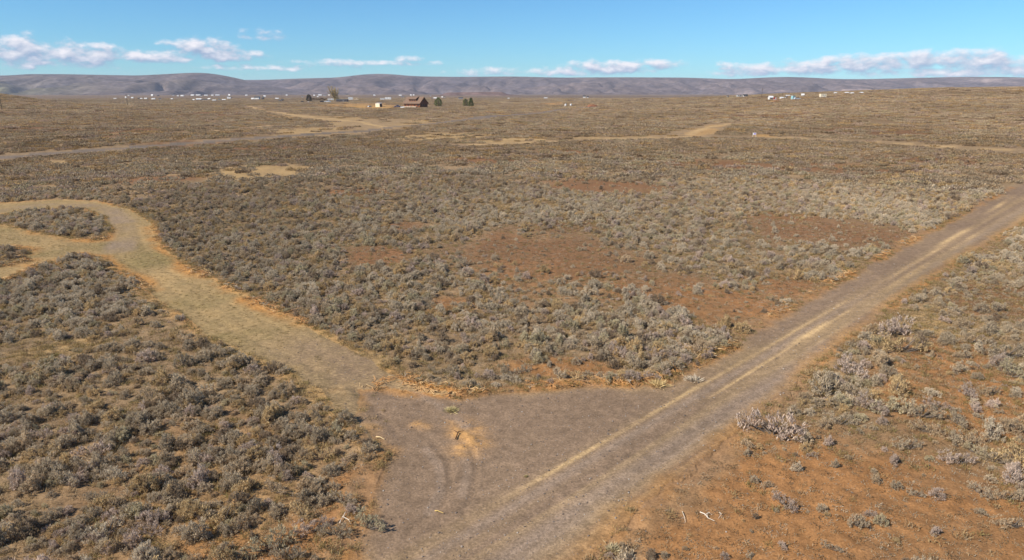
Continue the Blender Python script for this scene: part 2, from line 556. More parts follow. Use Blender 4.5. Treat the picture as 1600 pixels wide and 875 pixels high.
    dust = np.maximum(dust, band(.2, .18, 44, 62, 4) * np.clip(.45 + .9 * patch, 0, 1))
    dust = np.maximum(dust, band(-.25, .28, 63, 78, 3) * np.clip(.65 + .9 * patch, 0, 1))
    dust = np.maximum(dust, band(1.3, .22, 62, 72, 3) * np.clip(.6 + .9 * patch, 0, 1))
    dust = np.maximum(dust, band(-1.3, .32, 92, 112, 4) * np.clip(.6 + .9 * patch, 0, 1))
    dust = np.maximum(dust, band(3.4, .5, 76, 110, 8) * np.clip(.3 + .9 * patch, 0, 1))
    mm = lerp(mm, C_DUST, np.clip(dust * .95, 0, 1))
    mm = lerp(mm, C_DRY * .7, band(.62, .10, 24, 60, 6) * np.clip(.4 + .8 * st2, 0, 1) * .6)
    eb = sstep(-.7, 0.0, dm)
    mm = lerp(mm, C_ORANGE, np.exp(-((dm + .3) / .5) ** 2) * (v > 2) * np.clip(.75 + n4 * .9, 0, 1) * .9)
    mm = lerp(mm, C_ORANGE * .9, eb * np.clip(.15 + n4 * 1.1, 0, 1) * .8)
    mm = lerp(mm, C_TRACK, sstep(-2.2, -.4, dm) * np.clip(v + 1.0, 0, 1) * np.clip(.5 + n4, 0, 1) * .45)
    mm = mm * (1 + .10 * st2 * onroad + .06 * n05 + .07 * n4 + .05 * n1)[..., None]
    mm = lerp(mm, c, sstep(-.9, .15, dm + n4 * .5 + n1 * .35) * .7)
    relief = np.zeros(x.shape)
    for P, w, kind in ARCS:
        d, s, a = pdist(P, x, y)
        k = (1 - sstep(w * .25, w * 1.6, d + n1 * w * .45 + n4 * w * .4)) * (r < 80)
        if kind == 'dark':
            mm = lerp(mm, C_GRAVEL * .90, k * np.clip(.5 + n1 * .7 + n05 * .3, 0, 1))
            relief -= .026 * k
        elif kind == 'pale':
            mm = lerp(mm, C_GREY * 1.15, k * .5)
        else:
            g_ = np.exp(-(d / (w * 1.1)) ** 2) * (r < 80)
            nf = fbm(x * 1.7 + y * .8, y * 3.0 - x * .5, 131, 3) * 2 - 1
            k = np.clip(g_ * (.75 + nf * 1.1 + n05 * .25), 0, 1)
            mm = lerp(mm, C_ORANGE * .7 + C_DUST * .35, k * .9)
            tt = lerp(tt, C_ORANGE * .7 + C_DUST * .35, k * .9)
            relief += .05 * k
    # --- far paved road
    inF = df < 0
    ff = np.broadcast_to(C_FARROAD, c.shape).copy()
    ff = lerp(ff, C_GREY, np.clip(.5 + n4, 0, 1) * .5)
    cls = np.zeros(x.shape, np.int8)
    c = lerp(c, C_GRAVEL, (1 - sstep(0, 1.1, dm + n4 * .8 + n1 * .4)) * .55)
    c = np.where(inT[..., None], tt, c)
    cls[inT] = 2
    c = np.where(inF[..., None], ff, c)
    cls[inF] = 3
    c = np.where(inM[..., None], mm, c)
    cls[inM] = 1
    # relief
    rough = np.where(inM, .012, np.where(inT, .035, .075)) * near
    relief = relief + n1 * rough + n05 * rough * .45
    relief += .16 * np.exp(-((dm - .7) / .6) ** 2) * (r < 300) * np.clip(.7 + n4, 0, 1.5)
    relief += .13 * np.exp(-((dt - .35) / .45) ** 2) * (r < 200) * np.clip(.6 + n4, 0, 1.5) * (~inM)
    relief -= .035 * (np.exp(-((v) / .2) ** 2) + np.exp(-((v - 1.5) / .3) ** 2)) * inM
    relief += .10 * (1 - np.clip(np.abs(v - 2.0) / 4.0, 0, 1)) * inM * (u > -10)
    relief -= .04 * rut * inT
    out = {'col': np.clip(c, .01, .95), 'dz': relief, 'cls': cls}
    # plant cover
    e = np.minimum(np.minimum(dm, dt), df)
    off = sstep(.25, 1.3, e) * sstep(2.2, 7.0, df + n4 * 1.0)
    n2 = fbm(x / 1.9, y / 1.9, 27, 3) * 2 - 1
    clump = np.clip(.62 + n4 * .42 + n12 * .42 + n2 * .85, 0, 1)
    redcut = 1 - .62 * np.clip(red * (1 + n4 * .6), 0, 1)
    d_b = off * clump * redcut * (1 - .955 * bare) * (1 - .92 * straw) * (1 - .97 * ochre) * (1 - .9 * dirt) * (1 - .97 * trclear)
    right = sstep(6.0, 9.0, v) * (r < 130)
    d_b *= 1 - .62 * right * (1 - sstep(6, 22, u) * .65)
    out['bush'] = np.clip(d_b, 0, 1)
    out['grass'] = np.clip((e > -.2) * (.42 + .5 * grassy + .7 * straw + .6 * vt + .35 * vm) * (1 - .88 * bare) + inT * .45 * np.clip(1 - jm - .2, 0, 1) * (1 - np.exp(-(dl / 2.2) ** 2)), 0, 1)
    out['debris'] = np.clip((np.exp(-((dt - .35) / .5) ** 2) * (r < 90) + .9 * np.exp(-((dm - .6) / .5) ** 2) * (r < 90) * (v < 0)) * np.clip(.1 + n4 * 2.0, 0, 1) * (dm > -.1) * (r > 33), 0, 1)
    out['stone'] = (inM * 1.0 + jm * inT * .7 + .12 * (cls == 0) * bare)
    out['red'] = red
    out['bare'] = bare
    out['edge'] = e
    out['v'] = v
    return out


poly_J = poly([(480, 540), (560, 560), (620, 590), (715, 618), (760, 640), (760, 700), (640, 720), (600, 700), (620, 660), (540, 600)])


# ------------------------------------------------------------------ object helpers
def tag(o, label=None, cat=None, group=None, kind=None):
    if label:
        o['label'] = label
    if cat:
        o['category'] = cat
    if group:
        o['group'] = group
    if kind:
        o['kind'] = kind
    return o


def link_mesh(name, me, parent=None):
    o = bpy.data.objects.new(name, me)
    COL.objects.link(o)
    if parent is not None:
        o.parent = parent
    return o


def np_mesh(name, V, F, mats, smooth=False, cols=None, fmat=None):
    V = np.asarray(V, np.float32)
    F = np.asarray(F, np.int32)
    k = F.shape[1]
    me = bpy.data.meshes.new(name)
    me.vertices.add(len(V))
    me.vertices.foreach_set('co', V.ravel())
    me.loops.add(F.size)
    me.loops.foreach_set('vertex_index', F.ravel())
    me.polygons.add(len(F))
    me.polygons.foreach_set('loop_start', np.arange(0, F.size, k, dtype=np.int32))
    if fmat is not None:
        me.polygons.foreach_set('material_index', np.asarray(fmat, np.int32))
    if smooth:
        me.polygons.foreach_set('use_smooth', np.ones(len(F), bool))
    if cols is not None:
        a = me.attributes.new('albedo', 'FLOAT_COLOR', 'POINT')
        a.data.foreach_set('color', np.concatenate([cols, np.ones((len(cols), 1))], 1).astype(np.float32).ravel())
    for m in mats:
        me.materials.append(m)
    me.update()
    me.validate()
    return me


def empty(name, loc, rz=0.0):
    o = bpy.data.objects.new(name, None)
    COL.objects.link(o)
    o.location = loc
    o.rotation_euler = (0, 0, rz)
    o.empty_display_size = .3
    return o


# ------------------------------------------------------------------ ground material
def ground_material(name, kind):
    m, T, b = new_mat(name)
    at = T.node('ShaderNodeAttribute', attribute_name='albedo')
    geo = T.node('ShaderNodeNewGeometry')
    P = geo.outputs['Position']
    cd = T.node('ShaderNodeCameraData')
    fine = T.noise(P, 11.0 if kind != 'gravel' else 9.0, 5.0, .7)
    mid = T.noise(P, 1.7, 4.0, .6)
    big = T.noise(P, .06, 5.0, .65)
    lo, hi = {'gravel': (.78, 1.22), 'track': (.62, 1.42), 'soil': (.62, 1.42), 'paved': (.9, 1.1)}[kind]
    f = T.ramp(fine, .3, .7, lo, hi, False)
    f2 = T.ramp(mid, .28, .72, .84, 1.16)
    f3 = T.ramp(big, .3, .7, .90, 1.10)
    ff = T.math('MULTIPLY', T.math('MULTIPLY', f, f2), f3)
    col = T.mix(1.0, at.outputs['Color'], T.vec(ff, ff, ff), 'MULTIPLY')
    if kind == 'soil':
        # scattered dark litter crumbs and pale grass flecks
        v = T.node('ShaderNodeTexVoronoi', feature='F1')
        T.put(v.inputs['Vector'], P)
        v.inputs['Scale'].default_value = 2.6
        spot = T.ramp(v.outputs['Distance'], .12, .24, 1.0, 0.0)
        sel = T.ramp(T.noise(P, .8, 3.0), .45, .6)
        col = T.mix(T.math('MULTIPLY', T.math('MULTIPLY', spot, sel), .6), col, (.085, .062, .042, 1))
        pl = T.noise(P, 5.0, 6.0, .75)
        col = T.mix(T.ramp(pl, .60, .74, 0, .45), col, (.36, .27, .15, 1))
    if kind == 'gravel':
        v = T.node('ShaderNodeTexVoronoi', feature='F1')
        T.put(v.inputs['Vector'], P)
        v.inputs['Scale'].default_value = 14.0
        vv = T.node('ShaderNodeSeparateColor')
        T.l.new(v.outputs['Color'], vv.inputs[0])
        k = T.ramp(vv.outputs[0], .0, 1.0, .80, 1.20, False)
        col = T.mix(1.0, col, T.vec(k, k, k), 'MULTIPLY')
    if kind == 'track':
        g = T.noise(T.scale3(P, (2.2, 5.0, 4.0)), 1.6, 6.0, .72)
        col = T.mix(T.ramp(g, .50, .66, 0, .7), col, (.40, .28, .14, 1))
        col = T.mix(T.ramp(g, .47, .33, 0, .65), col, (.10, .078, .036, 1))
    T.put(b.inputs['Base Color'], col)
    bp = T.node('ShaderNodeBump')
    bp.inputs['Strength'].default_value = .55
    bp.inputs['Distance'].default_value = .05
    T.put(bp.inputs['Height'], T.math('ADD', fine, mid))
    T.l.new(bp.outputs[0], b.inputs['Normal'])
    b.inputs['Roughness'].default_value = .95
    b.inputs['Specular IOR Level'].default_value = .08
    return m


# ------------------------------------------------------------------ ground sheet, cut along the road edges
azs = np.concatenate([np.linspace(-180, -60, 48, endpoint=False), np.linspace(-60, -46, 30, endpoint=False),
                      np.linspace(-46, 46, 860, endpoint=False), np.linspace(46, 60, 30, endpoint=False), np.linspace(60, 180, 48, endpoint=False)])
rs = [0.5]
while rs[-1] < 15500:
    r_ = rs[-1]
    if r_ < 17:
        s_ = 1.0
    else:
        s_ = max(.12, min(r_ * r_ / (685 * CAM_H) * 1.25, r_ * .028))
    rs.append(r_ + s_)
rs = np.array(rs)
na, nr = len(azs), len(rs)
A, RR = np.meshgrid(np.radians(azs), rs)
GX = (RR * np.sin(A)).ravel()
GY = (RR * np.cos(A)).ravel()
S = surface(GX, GY)
GZ = terrain(GX, GY) + S['dz']
GV = np.stack([GX, GY, GZ], 1)
ii = np.arange(nr - 1)[:, None] * na
jj = np.arange(na)[None, :]
j2 = (jj + 1) % na
GF = np.stack([(ii + jj).ravel(), (ii + j2).ravel(), (ii + na + j2).ravel(), (ii + na + jj).ravel()], 1)[:, ::-1]
fcls = np.max(S['cls'][GF], axis=1)
mats_g = [ground_material('dry_soil', 'soil'), ground_material('road_gravel', 'gravel'), ground_material('track_grass', 'track'), ground_material('road_paved', 'paved')]
for k, nm in enumerate(['ground', 'gravel_road', 'dirt_track', 'paved_road']):
    f = GF[fcls == k]
    if not len(f):
        continue
    used, inv = np.unique(f.ravel(), return_inverse=True)
    me = np_mesh(nm, GV[used], inv.reshape(-1, 4), [mats_g[k]], True, S['col'][used])
    tag(link_mesh(nm, me), kind='structure')


def gz(x, y):
    x = np.atleast_1d(np.asarray(x, float))
    y = np.atleast_1d(np.asarray(y, float))
    return terrain(x, y) + surface(x, y)['dz']


# ------------------------------------------------------------------ far hills
def hill_material(name):
    m, T, b = new_mat(name)
    at = T.node('ShaderNodeAttribute', attribute_name='albedo')
    geo = T.node('ShaderNodeNewGeometry')
    n = T.noise(geo.outputs['Position'], .02, 6.0, .7)
    f = T.ramp(n, .32, .68, .62, 1.38)
    n2 = T.noise(T.scale3(geo.outputs['Position'], (.004, .0015, .012)), 1.0, 6.0, .65, .8)
    f = T.math('MULTIPLY', f, T.ramp(n2, .35, .65, .75, 1.25))
    T.put(b.inputs['Base Color'], T.mix(1.0, at.outputs['Color'], T.vec(f, f, f), 'MULTIPLY'))
    b.inputs['Roughness'].default_value = 1.0
    b.inputs['Specular IOR Level'].default_value = 0.0
    return m


HILLM = hill_material('hill_scrub')


def hill_range(name, sky_pts, depth, run, back, px0, px1, seed, ncol, colour, gully=1.0):
    """a ridge: crest line at the given depth, face sloping down towards the camera over `run` metres"""
    pxs = np.linspace(px0, px1, ncol)
    ys = np.interp(pxs, [p[0] for p in sky_pts], [p[1] for p in sky_pts])
    ker = np.ones(9) / 9
    ys = np.convolve(np.pad(ys, 4, 'edge'), ker, 'valid')
    nrow = 90
    t = np.linspace(0, 1.35, nrow)                 # 0 foot, 1 crest, >1 behind
    T_, U = np.meshgrid(t, (pxs - 800) / FPX, indexing='ij')
    dep = depth - run * (1 - np.minimum(T_, 1)) + back * np.maximum(T_ - 1, 0)
    X = U * depth + U * (dep - depth) * .6
    Y = dep
    H = CAM_H + (HZ_Y - ys[None, :]) / FPX * depth * np.ones_like(T_)
    prof = np.where(T_ < 1, .80 * sstep(0, 1.05, T_) + .20 * T_, 1 - (T_ - 1) ** 2 * 1.5)
    wx = X / 900 + (fbm(X / 1600, Y / 1600, seed + 3, 3) - .5) * 1.6
    rid = np.abs(fbm(wx, Y / 2600, seed, 4) * 2 - 1)
    rid2 = np.abs(fbm(X / 330 + fbm(X / 700, Y / 700, seed + 8, 2), Y / 1300, seed + 5, 3) * 2 - 1)
    env = np.clip(T_ * (1.0 - T_) * 4, 0, 1) * (T_ < 1)
    Z = H * prof - 6 * (1 - np.minimum(T_, 1)) - env * H * gully * (.25 * (1 - sstep(0, .30, rid)) + .20 * (1 - sstep(0, .3, rid2)))
    Z = Z + env * ((fbm(X / 420, Y / 420, seed + 9, 4) - .5) * H * .30 + (fbm(X / 120, Y / 260, seed + 12, 3) - .5) * H * .16)
    col = colour(X, Y, T_, U, rid, rid2)
    nc = ncol
    i = np.arange(nrow - 1)[:, None] * nc
    j = np.arange(nc - 1)[None, :]
    F = np.stack([(i + j).ravel(), (i + j + 1).ravel(), (i + nc + j + 1).ravel(), (i + nc + j).ravel()], 1)
    me = np_mesh(name, np.stack([X.ravel(), Y.ravel(), Z.ravel()], 1), F, [HILLM], True, np.clip(col.reshape(-1, 3), .01, .9))
    return tag(link_mesh(name, me), kind='structure')


def col_range(X, Y, T_, U, rid, rid2):
    n = fbm(X / 1500, Y / 500, 91, 4) * 2 - 1
    n2 = fbm(X / 300, Y / 140, 93, 4) * 2 - 1
    c = np.empty(X.shape + (3,))
    c[:] = (.104, .080, .074)
    c = lerp(c, (.150, .112, .094), np.clip(n * 1.2 + n2 * .5, 0, 1) * .8)
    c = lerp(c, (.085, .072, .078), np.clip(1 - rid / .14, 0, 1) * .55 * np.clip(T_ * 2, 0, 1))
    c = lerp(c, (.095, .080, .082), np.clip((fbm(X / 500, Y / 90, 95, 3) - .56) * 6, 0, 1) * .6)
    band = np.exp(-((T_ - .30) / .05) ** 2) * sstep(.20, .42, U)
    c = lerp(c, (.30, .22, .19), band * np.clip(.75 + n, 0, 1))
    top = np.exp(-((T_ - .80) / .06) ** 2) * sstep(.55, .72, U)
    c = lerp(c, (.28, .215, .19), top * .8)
    return c


def col_left(X, Y, T_, U, rid, rid2):
    n = fbm(X / 1200, Y / 500, 191, 4) * 2 - 1
    n2 = fbm(X / 260, Y / 130, 193, 4) * 2 - 1
    c = np.empty(X.shape + (3,))
    c[:] = (.104, .084, .080)
    c = lerp(c, (.145, .116, .092), np.clip(n + n2 * .6, 0, 1) * .8)
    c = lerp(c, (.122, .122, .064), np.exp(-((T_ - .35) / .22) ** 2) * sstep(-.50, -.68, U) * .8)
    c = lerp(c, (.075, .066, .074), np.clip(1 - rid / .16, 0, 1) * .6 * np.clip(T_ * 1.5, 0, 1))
    return c


RANGE = [(-1200, 121), (-400, 120), (0, 121), (300, 124), (400, 126.5), (440, 126), (462, 125), (480, 124.3), (540, 123), (558, 120.5), (580, 118), (612, 117.3), (640, 120),
         (660, 121.3), (720, 122), (800, 121.3), (870, 123), (960, 122.5), (1060, 123), (1130, 125.3), (1160, 124), (1190, 122.3), (1225, 122), (1255, 123.5),
         (1290, 125.2), (1330, 125.2), (1400, 123.5), (1470, 122), (1540, 122), (1600, 124), (1800, 123), (2800, 121)]
LEFT = [(-1300, 119), (-300, 121), (0, 120.8), (55, 119.6), (70, 118), (130, 118), (190, 119.2), (240, 120), (285, 117.8), (318, 116), (335, 116), (352, 117.3), (372, 120.5), (400, 127), (430, 134), (470, 141), (520, 146), (560, 149)]
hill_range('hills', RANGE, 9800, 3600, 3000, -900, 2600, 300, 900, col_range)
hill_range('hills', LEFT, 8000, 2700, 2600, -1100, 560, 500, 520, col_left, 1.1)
# low basalt rim standing on the plain in front of the range
rimc = lambda X, Y, T_, U, rid, rid2: np.where((T_[..., None] > .45), np.array((.120, .078, .066)), np.array((.16, .115, .095))) * (1 + .3 * (fbm(X / 18, Y / 18, 7, 3)[..., None] - .5))
hill_range('rock_rim', [(640, 150), (692, 148), (702, 144.6), (730, 144.2), (775, 143.6), (786, 143.8), (792, 147), (830, 150)], 4300, 160, 160, 640, 830, 700, 260, rimc, .5)


# ------------------------------------------------------------------ sagebrush meshes
def diamonds(P, D, L, W, rg):
    """leaf blades: diamond faces rooted at P, pointing along D"""
    n = len(P)
    q = rg.normal(size=(n, 3))
    side = np.cross(D, q)
    side /= np.linalg.norm(side, axis=1)[:, None] + 1e-9
    L = np.broadcast_to(L, (n,))[:, None]
    W = np.broadcast_to(W, (n,))[:, None]
    V = np.stack([P, P + D * L * .55 + side * W * .5, P + D * L, P + D * L * .55 - side * W * .5], 1).reshape(-1, 3)
    F = np.arange(n * 4).reshape(n, 4)
    return V, F


def norm_rows(a):
    return a / (np.linalg.norm(a, axis=1)[:, None] + 1e-9)


def tube(pts, r0, r1, sides=5):
    pts = [Vector(p) for p in pts]
    V, F = [], []
    n = len(pts)
    for i, p in enumerate(pts):
        d = (pts[min(i + 1, n - 1)] - pts[max(i - 1, 0)]).normalized()
        a = d.orthogonal().normalized()
        b = d.cross(a)
        r = r0 + (r1 - r0) * i / (n - 1)
        for k in range(sides):
            t = 2 * math.pi * k / sides
            V.append(p + a * math.cos(t) * r + b * math.sin(t) * r)
        if i:
            o = (i - 1) * sides
            for k in range(sides):
                F.append((o + k, o + (k + 1) % sides, o + sides + (k + 1) % sides, o + sides + k))
    return V, F


FORMS = {  # horizontal radii, height, tufts, openness, lobes
    'round-topped': (.52, .50, .62, 52, .30, 1),
    'spreading': (.66, .50, .46, 50, .40, 2),
    'leggy': (.60, .54, .58, 40, .62, 3),
    'twin-crowned': (.64, .42, .60, 56, .32, 2),
    'low-lying': (.58, .54, .34, 40, .50, 2),
    'ragged': (.46, .46, .74, 44, .45, 2),
}


def sage(form, seed, blades=26, tmul=1.15, bl=.72):
    rg = np.random.default_rng(seed)
    a, b, h, nt, openk, lobes = FORMS[form]
    nt = int(nt * tmul)
    cen = [np.array((0, 0))] if lobes == 1 else [np.array((rg.uniform(-.3, .3) * a + (k - (lobes - 1) / 2) * a * .75, rg.uniform(-.3, .3) * b)) for k in range(lobes)]
    P, D = [], []
    tips = []
    for i in range(nt):
        c = cen[i % lobes]
        sc = 1.0 if lobes == 1 else .66
        ph = rg.uniform(0, 2 * math.pi)
        ct = rg.uniform(-.05, 1.0)
        sn = math.sqrt(max(0, 1 - ct * ct))
        d = np.array((math.cos(ph) * sn, math.sin(ph) * sn, ct))
        k = rg.uniform(1 - openk, 1.08)
        p = np.array((c[0] + d[0] * a * sc * k, c[1] + d[1] * b * sc * k, .07 + max(d[2], 0) * h * k * rg.uniform(.8, 1.1)))
        tips.append(p)
        nb = int(blades * rg.uniform(.7, 1.3))
        dd = norm_rows(np.tile(d * .55 + np.array((0, 0, .75)), (nb, 1)) + rg.normal(size=(nb, 3)) * .55)
        P.append(p + rg.normal(size=(nb, 3)) * .045 - dd * .05)
        D.append(dd)
    P = np.concatenate(P)
    D = np.concatenate(D)
    V, F = diamonds(P, D, rg.uniform(.09, .20, len(P)) * bl, rg.uniform(.028, .046, len(P)) * bl, rg)
    SV, SF = [], []
    for i in rg.choice(len(tips), min(len(tips), 22), replace=False):
        t = tips[i]
        r0 = np.array((rg.uniform(-.08, .08), rg.uniform(-.08, .08), -.06))
        mid = r0 * .5 + t * .5 + np.array((rg.uniform(-.06, .06), rg.uniform(-.06, .06), -.02))
        v, f = tube([r0, mid, t], .020, .007, 4)
        o = len(SV)
        SV += v
        SF += [tuple(x + o for x in q) for q in f]
    return V, F, np.array([tuple(v) for v in SV]), np.array(SF)


def sage_material(name, instancer):
    m, T, b = new_mat(name)
    if instancer:
        at = T.node('ShaderNodeAttribute', attribute_name='tint', attribute_type='INSTANCER')
        tint = at.outputs['Color']
    else:
        tint = T.node('ShaderNodeObjectInfo').outputs['Color']
    geo = T.node('ShaderNodeNewGeometry')
    rp = geo.outputs['Random Per Island']
    f = T.ramp(rp, 0, 1, .68, 1.32, False)
    col = T.mix(1.0, tint, T.vec(f, f, f), 'MULTIPLY')
    straw = T.ramp(rp, .90, .96, 0, .55)
    col = T.mix(straw, col, (.40, .30, .17, 1))
    T.n.remove(b)
    df = T.node('ShaderNodeBsdfDiffuse')
    tr = T.node('ShaderNodeBsdfTranslucent')
    T.put(df.inputs[0], col)
    T.put(tr.inputs[0], col)
    ms = T.node('ShaderNodeMixShader')
    ms.inputs[0].default_value = .36
    T.l.new(df.outputs[0], ms.inputs[1])
    T.l.new(tr.outputs[0], ms.inputs[2])
    T.l.new(ms.outputs[0], [n for n in T.n if n.type == 'OUTPUT_MATERIAL'][0].inputs[0])
    return m


SAGE_OWN = sage_material('sage_leaf', False)
SAGE_INST = sage_material('sage_leaf_mass', True)
STEM = plain_mat('grey_bark', (.155, .125, .100), .95, .35, 9.0)
TINTS = {'silvery': (.50, .412, .295), 'greenish': (.44, .370, .235), 'brownish': (.46, .345, .220), 'mauve': (.47, .365, .290), 'dull': (.42, .335, .230), 'straw-coloured': (.50, .36, .19), 'dark': (.25, .185, .125)}
TN = list(TINTS)
form_names = list(FORMS)
PROTO = {}
for k, fm in enumerate(form_names):
    V, F, SV, SF = sage(fm, 100 + k)
    PROTO[fm] = (np_mesh('foliage', V, F, [SAGE_OWN]), np_mesh('stem', SV, SF, [STEM]), (V, F, SV, SF))


def unlinked(name, V, F, SV, SF, mat, smat):
    n = len(V)
    VV = np.concatenate([V, SV]) if len(SV) else V
    FF = np.concatenate([F, np.asarray(SF) + n]) if len(SV) else F
    fm = np.concatenate([np.zeros(len(F)), np.ones(len(SF))]) if len(SV) else np.zeros(len(F))
    return bpy.data.objects.new(name, np_mesh(name, VV, FF, [mat, smat], fmat=fm))


def scatter(name, protos, P, rot, scl, idx, tint, kind='stuff'):
    """one stuff object: a point mesh whose geometry nodes put a plant on every point"""
    n = len(P)
    me = bpy.data.meshes.new(name)
    me.vertices.add(n)
    me.vertices.foreach_set('co', np.asarray(P, np.float32).ravel())
    for nm, typ, arr, key in (('rot', 'FLOAT_VECTOR', rot, 'vector'), ('scl', 'FLOAT_VECTOR', scl, 'vector'), ('idx', 'INT', idx, 'value')):
        a = me.attributes.new(nm, typ, 'POINT')
        a.data.foreach_set(key, np.asarray(arr, np.int32 if typ == 'INT' else np.float32).ravel())
    a = me.attributes.new('tint', 'FLOAT_COLOR', 'POINT')
    a.data.foreach_set('color', np.concatenate([tint, np.ones((n, 1))], 1).astype(np.float32).ravel())
    o = link_mesh(name, me)
    tag(o, kind=kind)
    ng = bpy.data.node_groups.new(name, 'GeometryNodeTree')
    ng.interface.new_socket("Geometry", in_out='INPUT', socket_type='NodeSocketGeometry')
    ng.interface.new_socket("Geometry", in_out='OUTPUT', socket_type='NodeSocketGeometry')
    g = NT(ng)
    i = g.node('NodeGroupInput')
    out = g.node('NodeGroupOutput')
    g2i = g.node('GeometryNodeGeometryToInstance')
    for p in reversed(protos):                     # the multi-input stacks the last link first
        oi = g.node('GeometryNodeObjectInfo')
        oi.inputs['Object'].default_value = p
        oi.inputs['As Instance'].default_value = False
        g.l.new(oi.outputs['Geometry'], g2i.inputs[0])

    def named(nm, dt):
        a = g.node('GeometryNodeInputNamedAttribute', data_type=dt)
        a.inputs['Name'].default_value = nm
        return a.outputs['Attribute']
    iop = g.node('GeometryNodeInstanceOnPoints')
    m2p = g.node('GeometryNodeMeshToPoints')
    g.l.new(i.outputs[0], m2p.inputs[0])
    g.l.new(m2p.outputs[0], iop.inputs['Points'])
    g.l.new(g2i.outputs[0], iop.inputs['Instance'])
    iop.inputs['Pick Instance'].default_value = True
    g.l.new(named('idx', 'INT'), iop.inputs['Instance Index'])
    e2r = g.node('FunctionNodeEulerToRotation')
    g.l.new(named('rot', 'FLOAT_VECTOR'), e2r.inputs[0])
    g.l.new(e2r.outputs[0], iop.inputs['Rotation'])
    g.l.new(named('scl', 'FLOAT_VECTOR'), iop.inputs['Scale'])
    g.l.new(iop.outputs[0], out.inputs[0])
    md = o.modifiers.new('scatter', 'NODES')
    md.node_group = ng
    return o


def sector_points(n, r0, r1, a0=-45, a1=45):
    r = np.sqrt(rng.uniform(r0 * r0, r1 * r1, n))
    a = np.radians(rng.uniform(a0, a1, n))
    return r * np.sin(a), r * np.cos(a)


tint_arr = np.array([TINTS[t] for t in TN])
FORMW = np.array([.26, .22, .12, .20, .08, .12])


def pick_tints(x, y, n):
    w = fbm(x / 18.0, y / 18.0, 77, 3) + rng.normal(size=n) * .16
    k = np.clip(np.digitize(w, [.38, .46, .53, .60]), 0, 4)
    order = np.array([4, 2, 3, 1, 0])
    t = order[k]
    q = rng.uniform(size=n)
    return np.where(q < .13, 5, np.where(q > .93, 6, t))


# ------------------------------------------------------------------ bushes read off the photograph one by one: x, base y, width in pixels
HAND = [(1207, 678, 78), (1288, 614, 56), (1257, 625, 26), (1327, 585, 54), (1264, 648, 22), (1312, 662, 40), (1286, 668, 26), (1357, 640, 44), (1391, 642, 52),
        (1438, 652, 42), (1404, 614, 48), (1462, 636, 32), (1494, 662, 34), (1451, 676, 36), (1378, 664, 20), (1551, 682, 46), (1490, 690, 30), (1516, 694, 36),
        (1494, 724, 38), (1525, 708, 30), (1551, 720, 36), (1589, 714, 42), (1584, 750, 42), (1533, 772, 30), (1568, 780, 34), (1464, 778, 26), (1430, 774, 20),
        (1400, 763, 22), (1368, 752, 24), (1396, 725, 24), (1449, 719, 18), (1417, 700, 34), (1258, 703, 22), (1268, 712, 16), (1303, 730, 22), (1327, 716, 14),
        (1228, 790, 38), (1213, 797, 16), (1179, 753, 20), (1198, 762, 20), (1357, 806, 22), (1376, 819, 26), (1338, 822, 32), (1401, 844, 22), (1460, 835, 24),
        (1533, 802, 24), (1578, 823, 36), (1222, 853, 20), (1243, 736, 28), (1168, 711, 20), (1545, 616, 30), (1511, 620, 32), (1578, 586, 38), (1567, 558, 52),
        (1404, 549, 62), (1395, 522, 52), (1498, 580, 32), (1516, 535, 32), (1132, 871, 18), (1173, 868, 16), (1297, 857, 24), (977, 866, 34), (952, 873, 20),
        (575, 824, 48), (526, 838, 44), (473, 808, 44), (489, 830, 48), (538, 788, 42), (428, 767, 42), (481, 746, 22), (463, 776, 16), (518, 762, 28), (575, 722, 22),
        (548, 803, 32), (424, 856, 64), (446, 873, 44), (501, 718, 38), (1017, 594, 24), (917, 585, 22), (978, 576, 15), (1033, 560, 38), (858, 573, 18), (816, 582, 34),
        (1064, 527, 20), (1086, 521, 22), (1043, 492, 15), (911, 548, 24), (1004, 499, 22), (1060, 462, 14), (1020, 446, 13), (700, 462, 16), (860, 600, 15), (800, 598, 30)]
hx, hy, hs = [], [], []
for (px, py, w) in HAND:
    p = unproj(px, py)
    hx.append(p.x)
    hy.append(p.y)
    hs.append(w / FPX * math.sqrt(p.x ** 2 + p.y ** 2 + CAM_H ** 2) * .98)
hx, hy, hs = np.array(hx), np.array(hy), np.array(hs)
nh = len(hx)

# ------------------------------------------------------------------ near field: every bush on its own point
RA = 135.0
cx_, cy_ = sector_points(int(7.4 * .5 * (RA ** 2 - 17 ** 2) * R(94)), 17, RA, -47, 47)
sA = surface(cx_, cy_)
keep = rng.uniform(size=len(cx_)) < sA['bush'] * .92
thin = rng.uniform(size=len(cx_)) < .045 * (sA['edge'] > .8) * sA['bare']
keep |= thin
small = thin[keep]
bx, by = cx_[keep], cy_[keep]
sz = np.clip(rng.lognormal(-.84, .46, len(bx)), .17, 1.05) * (.80 + .40 * fbm(bx / 9, by / 9, 123, 2))
sz = np.where(small, sz * .45, sz)
# keep hand-read bushes clear of the random ones
dmin = np.full(len(bx), 1e9)
for k in range(nh):
    dmin = np.minimum(dmin, np.hypot(bx - hx[k], by - hy[k]) - .45 * hs[k])
ok = dmin > .22
bx, by, sz = bx[ok], by[ok], sz[ok]
bx = np.concatenate([hx, bx])
by = np.concatenate([hy, by])
sz = np.concatenate([hs / 1.45, sz])
bz = gz(bx, by)
NB = len(bx)
bform = rng.choice(len(form_names), NB, p=FORMW)
btint = pick_tints(bx, by, NB)
btint[:nh] = np.array([3, 4, 2, 3, 0, 4, 2, 3, 1, 4, 5])[np.arange(nh) % 11]
bform[:nh] = np.where(hs > 1.0, 2, bform[:nh])
bform[:1] = 2
brz = rng.uniform(0, 2 * math.pi, NB)
bhs = rng.uniform(.85, 1.2, NB)
ppx, ppy, pf = to_px(bx, by, bz)
inview = (ppx > 4) & (ppx < 1596) & (ppy > 150) & (ppy < 885) & (pf > 0)
